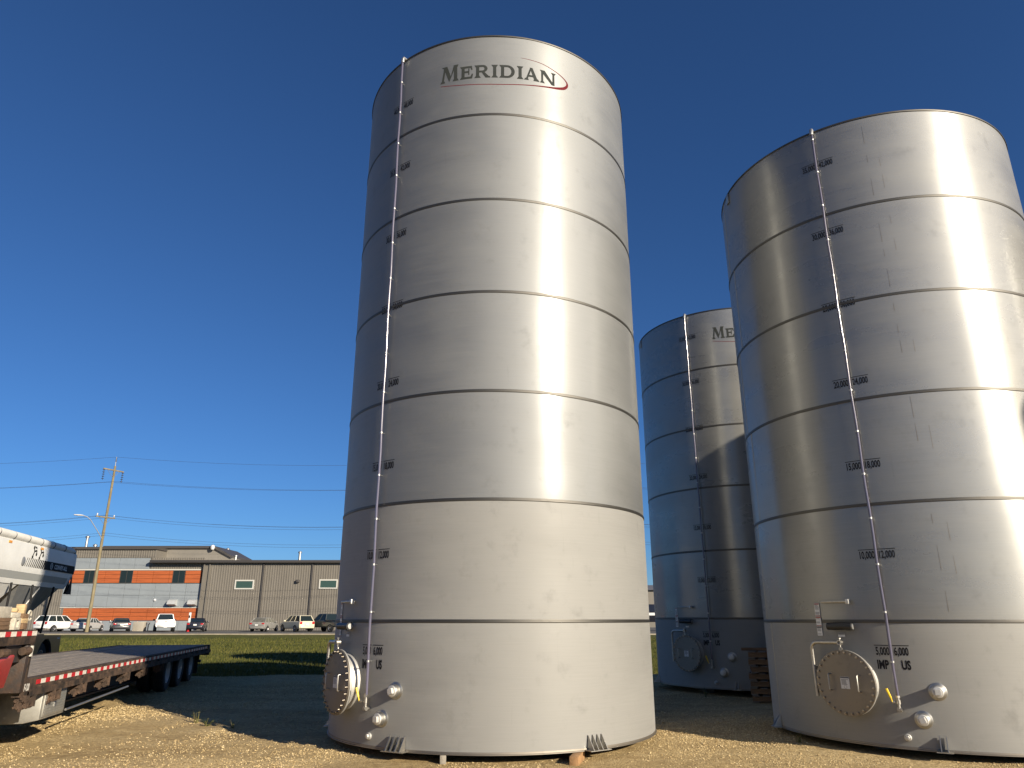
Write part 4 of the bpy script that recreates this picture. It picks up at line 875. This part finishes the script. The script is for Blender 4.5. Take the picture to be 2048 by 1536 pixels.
    for c in [P(395.5, 1260).x] + cols[:-1]:
        b = MB(); b.box(c - .09, c + .09, BF - .16, BF - .045, BZ + .1, ze - .1); b.build('downspout', ROOFDARK if c > xa + 1 else SIDING, h)
    b = MB(); b.box(P(395.5, 1260).x - .1, xa, BF + .02, BF + .3, BZ, ze); b.build('corner_trim', SIDING, h)
    xe0 = P(306, 1122).x; b = MB(); b.box(xe0, xb + .3, BF - .55, BF + .2, ze + .002, ze + .34); b.build('eave_fascia', ROOFDARK, h, bevel=.03)
    b = MB(); b.prism([(BF - .55, ze + .342), (BY + 20, ze + 1.5), (BY + 40, ze + .3), (BY + 40, ze + .2), (BF - .55, ze + .341)], 'x', xe0, xb + .3); b.build('roof', ROOF, h)
    for a, c, y0p, y1p in ((470.7, 509, 1160, 1179), (639, 676, 1159, 1178)):
        x0, x1, z0, z1 = rect(a, c, y0p, y1p); b = MB(); f_ = .16; y0, y1 = BF - .12, BF - .04
        b.box(x0, x1, y0, y1, z0, z0 + f_); b.box(x0, x1, y0, y1, z1 - f_, z1); b.box(x0, x0 + f_, y0, y1, z0 + f_, z1 - f_); b.box(x1 - f_, x1, y0, y1, z0 + f_, z1 - f_); w = b.build('window', FRAME_W, h)
        b = MB(); b.box(x0 + f_, x1 - f_, BF - .07, BF - .03, z0 + f_, z1 - f_); b.build('pane', GLASS_G, w)
    p = P(598, 1163); b = MB(); b.box(p.x - .2, p.x + .2, BF - .4, BF - .04, p.z - .15, p.z + .2); b.build('flood_light', ROOFDARK, h, bevel=.03)
    for px, y0p, y1p, d in ((471, 1112, 1119, 4), (599, 1105, 1118, 6)):
        q0 = on_depth(px, y1p, BY + d); q1 = on_depth(px, y0p, BY + d); b = MB(); b.tube([(q0.x, BY + d, q0.z - .8), (q0.x, BY + d, q1.z)], .17, 10); b.lathe([(.001, .2), (.26, .08), (.26, -.06), (.2, -.08)], 12, Matrix.Translation((q0.x, BY + d, q1.z))); b.build('roof_vent', GALV, h)
    # ---- far hall seen in the gap beside the tallest tank
    g = thing('grey_hall', 'distant low grey hall glimpsed in the gap between two tanks', 'building', (22, 150, 0))
    b = MB(); b.box(-7, 30, 0, 20, 0, 7.2); b.build('wall', SIDING, g); b = MB(); b.prism([(-.6, 7.2), (10, 8.6), (20.6, 7.2)], 'x', -7.4, 30.4); b.build('roof', ROOF, g)
    b = MB(); b.box(-6, 8, -.1, .05, 2.2, 4.2); b.build('dark_doorway', ROOFDARK, g)
buildings()

# ------------------------------------------------------------------ parked vehicles
def paint(n, c, r=.28): return mat('car_paint_' + n, c, r, 0, .05, 2, 0, None, (1, 1, 1), .5, None, .5)
TAIL = mat('tail_light', (.35, .012, .012), .2); PLATE = mat('number_plate', (.62, .62, .58), .5); RIMC = mat('car_rim', (.42, .42, .42), .35, .8); HEAD = mat('head_lamp', (.6, .6, .6), .15)
def car(name, label, cat, px, Y, rz, kind, pm, dusty=False, glint_gate=None):
    x = on_depth(px, 1262, Y).x; z = float(land(x, Y)) - .02
    t = thing(name, label, cat, (x, Y, z), rz, 'vehicles parked by the buildings')
    S = dict(sedan=(4.75, 1.84, 1.46), hatch=(4.5, 1.82, 1.50), suv=(4.75, 1.9, 1.74), pickup=(5.75, 2.02, 1.92))[kind]; L, W, H = S; h = W / 2
    rw = .33 if kind in ('sedan', 'hatch') else (.37 if kind == 'suv' else .41)
    if kind == 'sedan': prof = [(-.5, .52, .80, .90), (-.485, .32, .96, .97), (-.40, .26, 1.02, 1.0), (-.28, .24, 1.0, 1.0), (.16, .24, .96, 1.0), (.34, .26, .90, .98), (.45, .30, .80, .93), (.5, .40, .62, .80)]; belt = .97; cab = ((-.37, .23), (-.19, .07))
    elif kind == 'hatch': prof = [(-.5, .50, .84, .92), (-.485, .32, 1.0, .98), (-.40, .26, 1.03, 1.0), (.16, .24, .98, 1.0), (.34, .26, .92, .98), (.45, .30, .82, .93), (.5, .40, .64, .80)]; belt = .99; cab = ((-.455, .24), (-.30, .06))
    elif kind == 'suv': prof = [(-.5, .55, .98, .93), (-.49, .38, 1.10, .98), (-.40, .32, 1.13, 1.0), (.18, .30, 1.10, 1.0), (.32, .32, 1.06, .98), (.45, .36, .95, .93), (.5, .46, .75, .82)]; belt = 1.10; cab = ((-.485, .24), (-.40, .08))
    else: prof = [(-.5, .60, 1.16, .97), (-.495, .50, 1.20, 1.0), (-.16, .48, 1.20, 1.0), (.16, .46, 1.20, 1.0), (.30, .46, 1.20, 1.0), (.45, .48, 1.14, .96), (.5, .55, .95, .88)]; belt = 1.20; cab = ((-.135, .25), (-.11, .12))
    b = MB(); vs = []
    for (f_, zl, zt, wf) in prof:
        w = h * wf; y = f_ * L; zm = (zl + zt) / 2
        half = [(w * .90, zl), (w * .985, zl + .12), (w, zm), (w * .975, zt - .09), (w * .90, zt - .015), (w * .5, zt + .02)]
        vs += [(-a, y, c) for a, c in half] + [(a, y, c) for a, c in half[::-1]]
    m = 12; n = len(prof)
    fs = [(i * m + k, i * m + (k + 1) % m, (i + 1) * m + (k + 1) % m, (i + 1) * m + k) for i in range(n - 1) for k in range(m)] + [tuple(range(m)), tuple((n - 1) * m + k for k in range(m))[::-1]]
    b.add(vs, fs); body = b.build('body', pm, t, ang=28)
    if kind == 'pickup':
        b = MB(); b.box(-h * .84, h * .84, -.485 * L, -.155 * L, 1.0, 1.245); b.build('bed_liner', INK, body)
        for s in (-1, 1): b = MB(); b.box(s * h * .98 - .06, s * h * .98 + .06 - .12 * (s > 0) + .0, -.495 * L, -.15 * L, 1.19, 1.27); b.build('bed_rail', pm, body, bevel=.02)
        b = MB(); b.box(-h * .86, h * .86, -.507 * L, -.488 * L, .72, 1.27); tg_ = b.build('tailgate', glint_gate or pm, body, bevel=.02)
        b = MB(); b.box(-.09, .09, -.512 * L, -.506 * L, 1.03, 1.10); b.build('handle', INK, tg_)
    (c0, c1), (r0, r1) = cab; zr = H - .06; wb, wt = h * .90, h * .70
    b = MB(); b.frustum((-wb, wb, c0 * L, c1 * L), (-wt, wt, r0 * L, r1 * L), belt - .03, zr); gl = b.build('cabin_glass', GLASS_D if not dusty else mat('dusty_glass', (.13, .125, .10), .5, 0, .3, 3), t)
    b = MB(); b.frustum((-wt - .02, wt + .02, r0 * L - .03, r1 * L + .03), (-wt * .90, wt * .90, r0 * L + .10, r1 * L - .12), zr - .01, H); b.build('roof', pm, t, bevel=.03)
    def edge(p, q, r): bb = MB(); bb.tube([p, q], r, 6); bb.build('pillar', pm, t)
    for s in (-1, 1):
        edge((s * wb, c0 * L, belt - .05), (s * wt, r0 * L, zr), .055); edge((s * wb, c1 * L, belt - .05), (s * wt, r1 * L, zr), .045)
        for u in ((.36, .68) if kind != 'pickup' else (.5,)):
            e0 = c0 + (c1 - c0) * u; e1 = r0 + (r1 - r0) * u; edge((s * (wb + .004), e0 * L, belt - .05), (s * (wt + .004), e1 * L, zr), .035)
        b = MB(); b.box(s * (h + .02) - .02 if s > 0 else -h - .20, h + .20 if s > 0 else -h - .0, (c1 - .07) * L - .06, (c1 - .07) * L + .04, belt - .02, belt + .14); b.build('wing_mirror', pm if kind != 'pickup' else INK, t, bevel=.03)
        zt_ = prof[1][2]
        lw = .30 if kind != 'pickup' else .15; lz0, lz1 = (zt_ - .22, zt_ - .06) if kind in ('sedan', 'hatch') else (zt_ - .30, zt_ - .03)
        yy = -.5 * L - .012; xa, xb2 = s * h * .93, s * (h * .93 - lw)
        b = MB(); b.box(min(xa, xb2), max(xa, xb2), yy, yy + .16, lz0, lz1); b.build('tail_light', TAIL, t, bevel=.03)
        b = MB(); b.box(min(s * h * .86, s * h * .5), max(s * h * .86, s * h * .5), .492 * L - .1, .492 * L - .0, prof[-1][2] - .12, prof[-1][2] + .06); b.build('head_lamp', HEAD, t, bevel=.03)
        for yw in (-.30 * L, .31 * L):
            b = MB(); b.lathe([(.001, .012), (rw * 1.16, .012), (rw * 1.16, -.05)], 24, Matrix.Translation((s * (h - .02), yw, rw)) @ Matrix.Rotation(math.pi / 2 * s, 4, 'Y')); b.build('wheel_arch', INK, t)
            M = Matrix.Translation((s * (h - .09), yw, rw)) @ Matrix.Rotation(math.pi / 2 * s, 4, 'Y')
            b = MB(); b.lathe([(rw * .62, -.11), (rw * .95, -.11), (rw, -.07), (rw, .08), (rw * .94, .118), (rw * .64, .118)], 26, M, True); w_ = b.build('wheel', RUBBER, t)
            b = MB(); b.lathe([(rw * .64, -.1), (rw * .64, .112), (rw * .58, .112), (rw * .5, .075), (.001, .09)], 20, M); b.build('rim', RIMC, w_)
    b = MB(); b.box(-h * .80, h * .80, -.5 * L - .05, -.5 * L + .12, prof[0][1] - .16, prof[0][1] + .10); b.build('rear_bumper', GALV if kind == 'pickup' else pm, t, bevel=.04)
    b = MB(); zp = prof[0][1] + (.20 if kind != 'pickup' else -.08); b.box(-.17, .17, -.5 * L - .066, -.5 * L - .04, zp - .06, zp + .09); b.build('number_plate', PLATE, t)
    return t
WHT_P = paint('white', (.70, .70, .68)); SIL = paint('silver', (.40, .40, .39)); DRK = paint('charcoal', (.045, .045, .05)); BLK = paint('black', (.012, .013, .02)); GRY = mat('car_paint_dusty_grey', (.20, .195, .18), .6, 0, .2, 3); BEI = paint('beige', (.55, .50, .36)); DGR = paint('dark_green_grey', (.05, .055, .05))
car('parked_car', 'white compact SUV parked beside the tapered hopper of the seed tender', 'car', 112, 85, R_(-12), 'suv', WHT_P)
car('parked_car', 'silver sedan parked right behind the utility pole', 'car', 174, 86, R_(6), 'sedan', SIL)
car('parked_car', 'charcoal sedan parked between the utility pole and the beige utility box', 'car', 239, 86, R_(31), 'sedan', DRK)
car('pickup_truck', 'white pickup truck parked tail out before the orange cladding', 'pickup', 327, 86, R_(27), 'pickup', WHT_P)
car('parked_car', 'black sedan parked beside the red and white post', 'car', 393, 86, R_(17), 'sedan', BLK)
car('parked_car', 'dusty grey hatchback parked alone before the ribbed siding', 'car', 528, 86, R_(-4), 'hatch', GRY, True)
car('parked_car', 'beige SUV parked beside the dark pickup truck', 'car', 592, 85, R_(44), 'suv', BEI)
car('pickup_truck', 'dark pickup truck parked between the beige SUV and the tallest tank', 'pickup', 654, 85, R_(52), 'pickup', DGR, False, WHT_P)  # white tailgate colour stands in for sun glint on the tail
def truck_gap():
    p = on_depth(1309, 1262, 90); t = thing('parked_truck', 'dark lorry with a white side stripe glimpsed in the gap between two tanks', 'truck', (p.x, 90, .33), R_(86))
    b = MB(); b.box(-1.2, 1.2, -4.5, 1.8, 1.0, 3.0); bd = b.build('cargo_box', BLK, t, bevel=.05); b = MB(); b.box(1.201, 1.22, -4.4, 1.7, 1.75, 2.05); b.build('white_stripe', PAPER, bd); b = MB(); b.box(-1.22, -1.201, -4.4, 1.7, 1.75, 2.05); b.build('white_stripe', PAPER, bd)
    b = MB(); b.box(-1.15, 1.15, 1.9, 3.9, .8, 2.9); b.build('cab', NAVY, t, bevel=.15)
    for y in (-3.2, -2.1, 3.0):
        for s in (-1, 1): M = Matrix.Translation((s * 1.0, y, .48)) @ Matrix.Rotation(math.pi / 2 * s, 4, 'Y'); b = MB(); b.lathe([(.25, -.14), (.45, -.14), (.48, -.1), (.48, .1), (.45, .14), (.25, .14)], 20, M, True); w = b.build('wheel', RUBBER, t); b = MB(); b.lathe([(.26, -.1), (.26, .13), (.001, .08)], 16, M); b.build('rim', RIM_WHITE, w)
truck_gap()
def lot_furniture():
    p = on_depth(278, 1261, 88); b = MB(); h = on_depth(278, 1243, 88).z - .33; b.box(-.62, .62, -.4, .4, 0, h); o = b.build('utility_box', mat('beige_box', (.33, .30, .25), .6, 0, .1, 2), None, bevel=.04); o.location = (p.x, 88, .33); tag(o, 'beige metal utility box between the charcoal sedan and the white pickup', 'box')
    p = on_depth(376, 1262, 84); t = thing('marker_post', 'red and white post standing beside the black sedan', 'post', (p.x, 84, .33)); h = on_depth(380, 1225, 84).z - .33
    b = MB(); b.box(-.10, .10, -.10, .10, h * .45, h); b.build('white_top', PAPER, t, bevel=.02); b = MB(); b.box(-.10, .10, -.10, .10, 0, h * .45 - .002); b.build('red_base', TAPE_RED, t, bevel=.02); b = MB(); b.box(-.07, .07, -.13, -.10, h * .72, h * .85); b.build('control_panel', INK, t)
    p = on_depth(295, 1261, 88); t = thing('power_pedestal', 'small grey power pedestal next to the beige utility box', 'post', (p.x, 88, .33)); b = MB(); b.box(-.05, .05, -.05, .05, 0, .75); b.build('stem', GALV, t); b = MB(); b.box(-.13, .13, -.1, .1, .752, 1.1); b.build('head', HOPPER_DARK, t, bevel=.03)
lot_furniture()

# ------------------------------------------------------------------ pallets between the tanks, weeds
def pallets():
    for i in range(7):
        t = thing('pallet', 'grey wooden pallet, %s of the stack between two tanks' % ('bottom one', 'second from the bottom', 'third from the bottom', 'middle one', 'third from the top', 'second from the top', 'topmost')[i], 'pallet', (5.68, 16.40, gz(5.7, 16.4) + .003 + i * .142), R_(-20 + random.uniform(-5, 5)), 'stacked pallets')
        for k in range(6): b = MB(); x = -.58 + k * .2; b.box(x, x + .14, -.5, .5, .118, .138); b.build('top_board', WOOD_OLD, t)
        for k in range(3): b = MB(); y = -.48 + k * .45; b.box(-.58, .58, y, y + .05, .022, .1175); b.build('runner', WOOD_BROWN, t)
        for k in range(3): b = MB(); x = -.58 + k * .5; b.box(x, x + .14, -.5, .5, .002, .0215); b.build('bottom_board', WOOD_OLD, t)
    b = MB(); b.box(-.7, .55, -.04, .04, 0, .06); o = b.build('loose_beam', WOOD_BROWN, None, bevel=.006); o.location = (5.6, 16.3, gz(5.7, 16.4) + 7 * .142 + .004); o.rotation_euler = (0, 0, R_(-8)); tag(o, 'loose timber beam lying across the pallet stack', 'beam')
pallets()
def weed(label, x, y, h, n, spread, dry=.4):
    vs, fs, tn = [], [], []
    for k in range(n):
        a = random.uniform(0, 6.28); ln = h * random.uniform(.5, 1); lean = spread * random.uniform(.2, 1); P0 = Vector((random.uniform(-.03, .03), random.uniform(-.03, .03), 0)); d = Vector((math.cos(a), math.sin(a), 0)); tone = random.uniform(0, .6) + dry * random.random()
        pts = [P0 + d * lean * (u ** 1.6) + Vector((0, 0, ln * u)) for u in (0, .35, .7, 1)]
        side = Vector((-d.y, d.x, 0))
        for i in range(3):
            w0, w1 = .006 * (1 - i * .28), .006 * (1 - (i + 1) * .28); o = len(vs); vs += [pts[i] - side * w0, pts[i] + side * w0, pts[i + 1] + side * w1, pts[i + 1] - side * w1]; fs.append((o, o + 1, o + 2, o + 3)); tn += [tone] * 4
        for u in (.4, .6, .75, .9):
            c = P0 + d * lean * (u ** 1.6) + Vector((0, 0, ln * u)); b_ = random.uniform(0, 6.28); e = Vector((math.cos(b_), math.sin(b_), random.uniform(-.1, .7))) * h * random.uniform(.12, .22); s = e.cross(Vector((0, 0, 1))).normalized() * h * .035; o = len(vs)
            vs += [c, c + e * .5 + s, c + e, c + e * .5 - s]; fs.append((o, o + 1, o + 2, o + 3)); tn += [min(1, tone + .1)] * 4
    me = bpy.data.meshes.new('weed'); me.from_pydata([tuple(v) for v in vs], [], fs); me.materials.append(WEED); at = me.attributes.new('tone', 'FLOAT', 'POINT'); at.data.foreach_set('value', np.array(tn, np.float32))
    o = link('weed', me); o.location = (x, y, gz(x, y)); return tag(o, label, 'weed', 'weeds in the gravel')
weed('tall dark weed growing against the logo-free tank beside its anchor lug', 6.50, 9.38, .26, 16, .12, .3)
weed('small weed at the foot of the shaded tank under its drain plug', 4.35, 17.52, .22, 9, .1, .2)
weed('sprawling green weed in the gravel at the edge of the shadow', -5.0, 12.95, .13, 22, .26, .5)
weed('dry upright grass tuft beside the sprawling weed', -5.35, 13.35, .20, 14, .08, 1.0)
weed('low weed tuft in the gravel before the trailer wheels', -4.5, 12.75, .12, 12, .14, .8)
weed('tiny tuft by the left edge anchor lug of the logo-free tank', 4.05, 11.2, .14, 10, .08, .7)
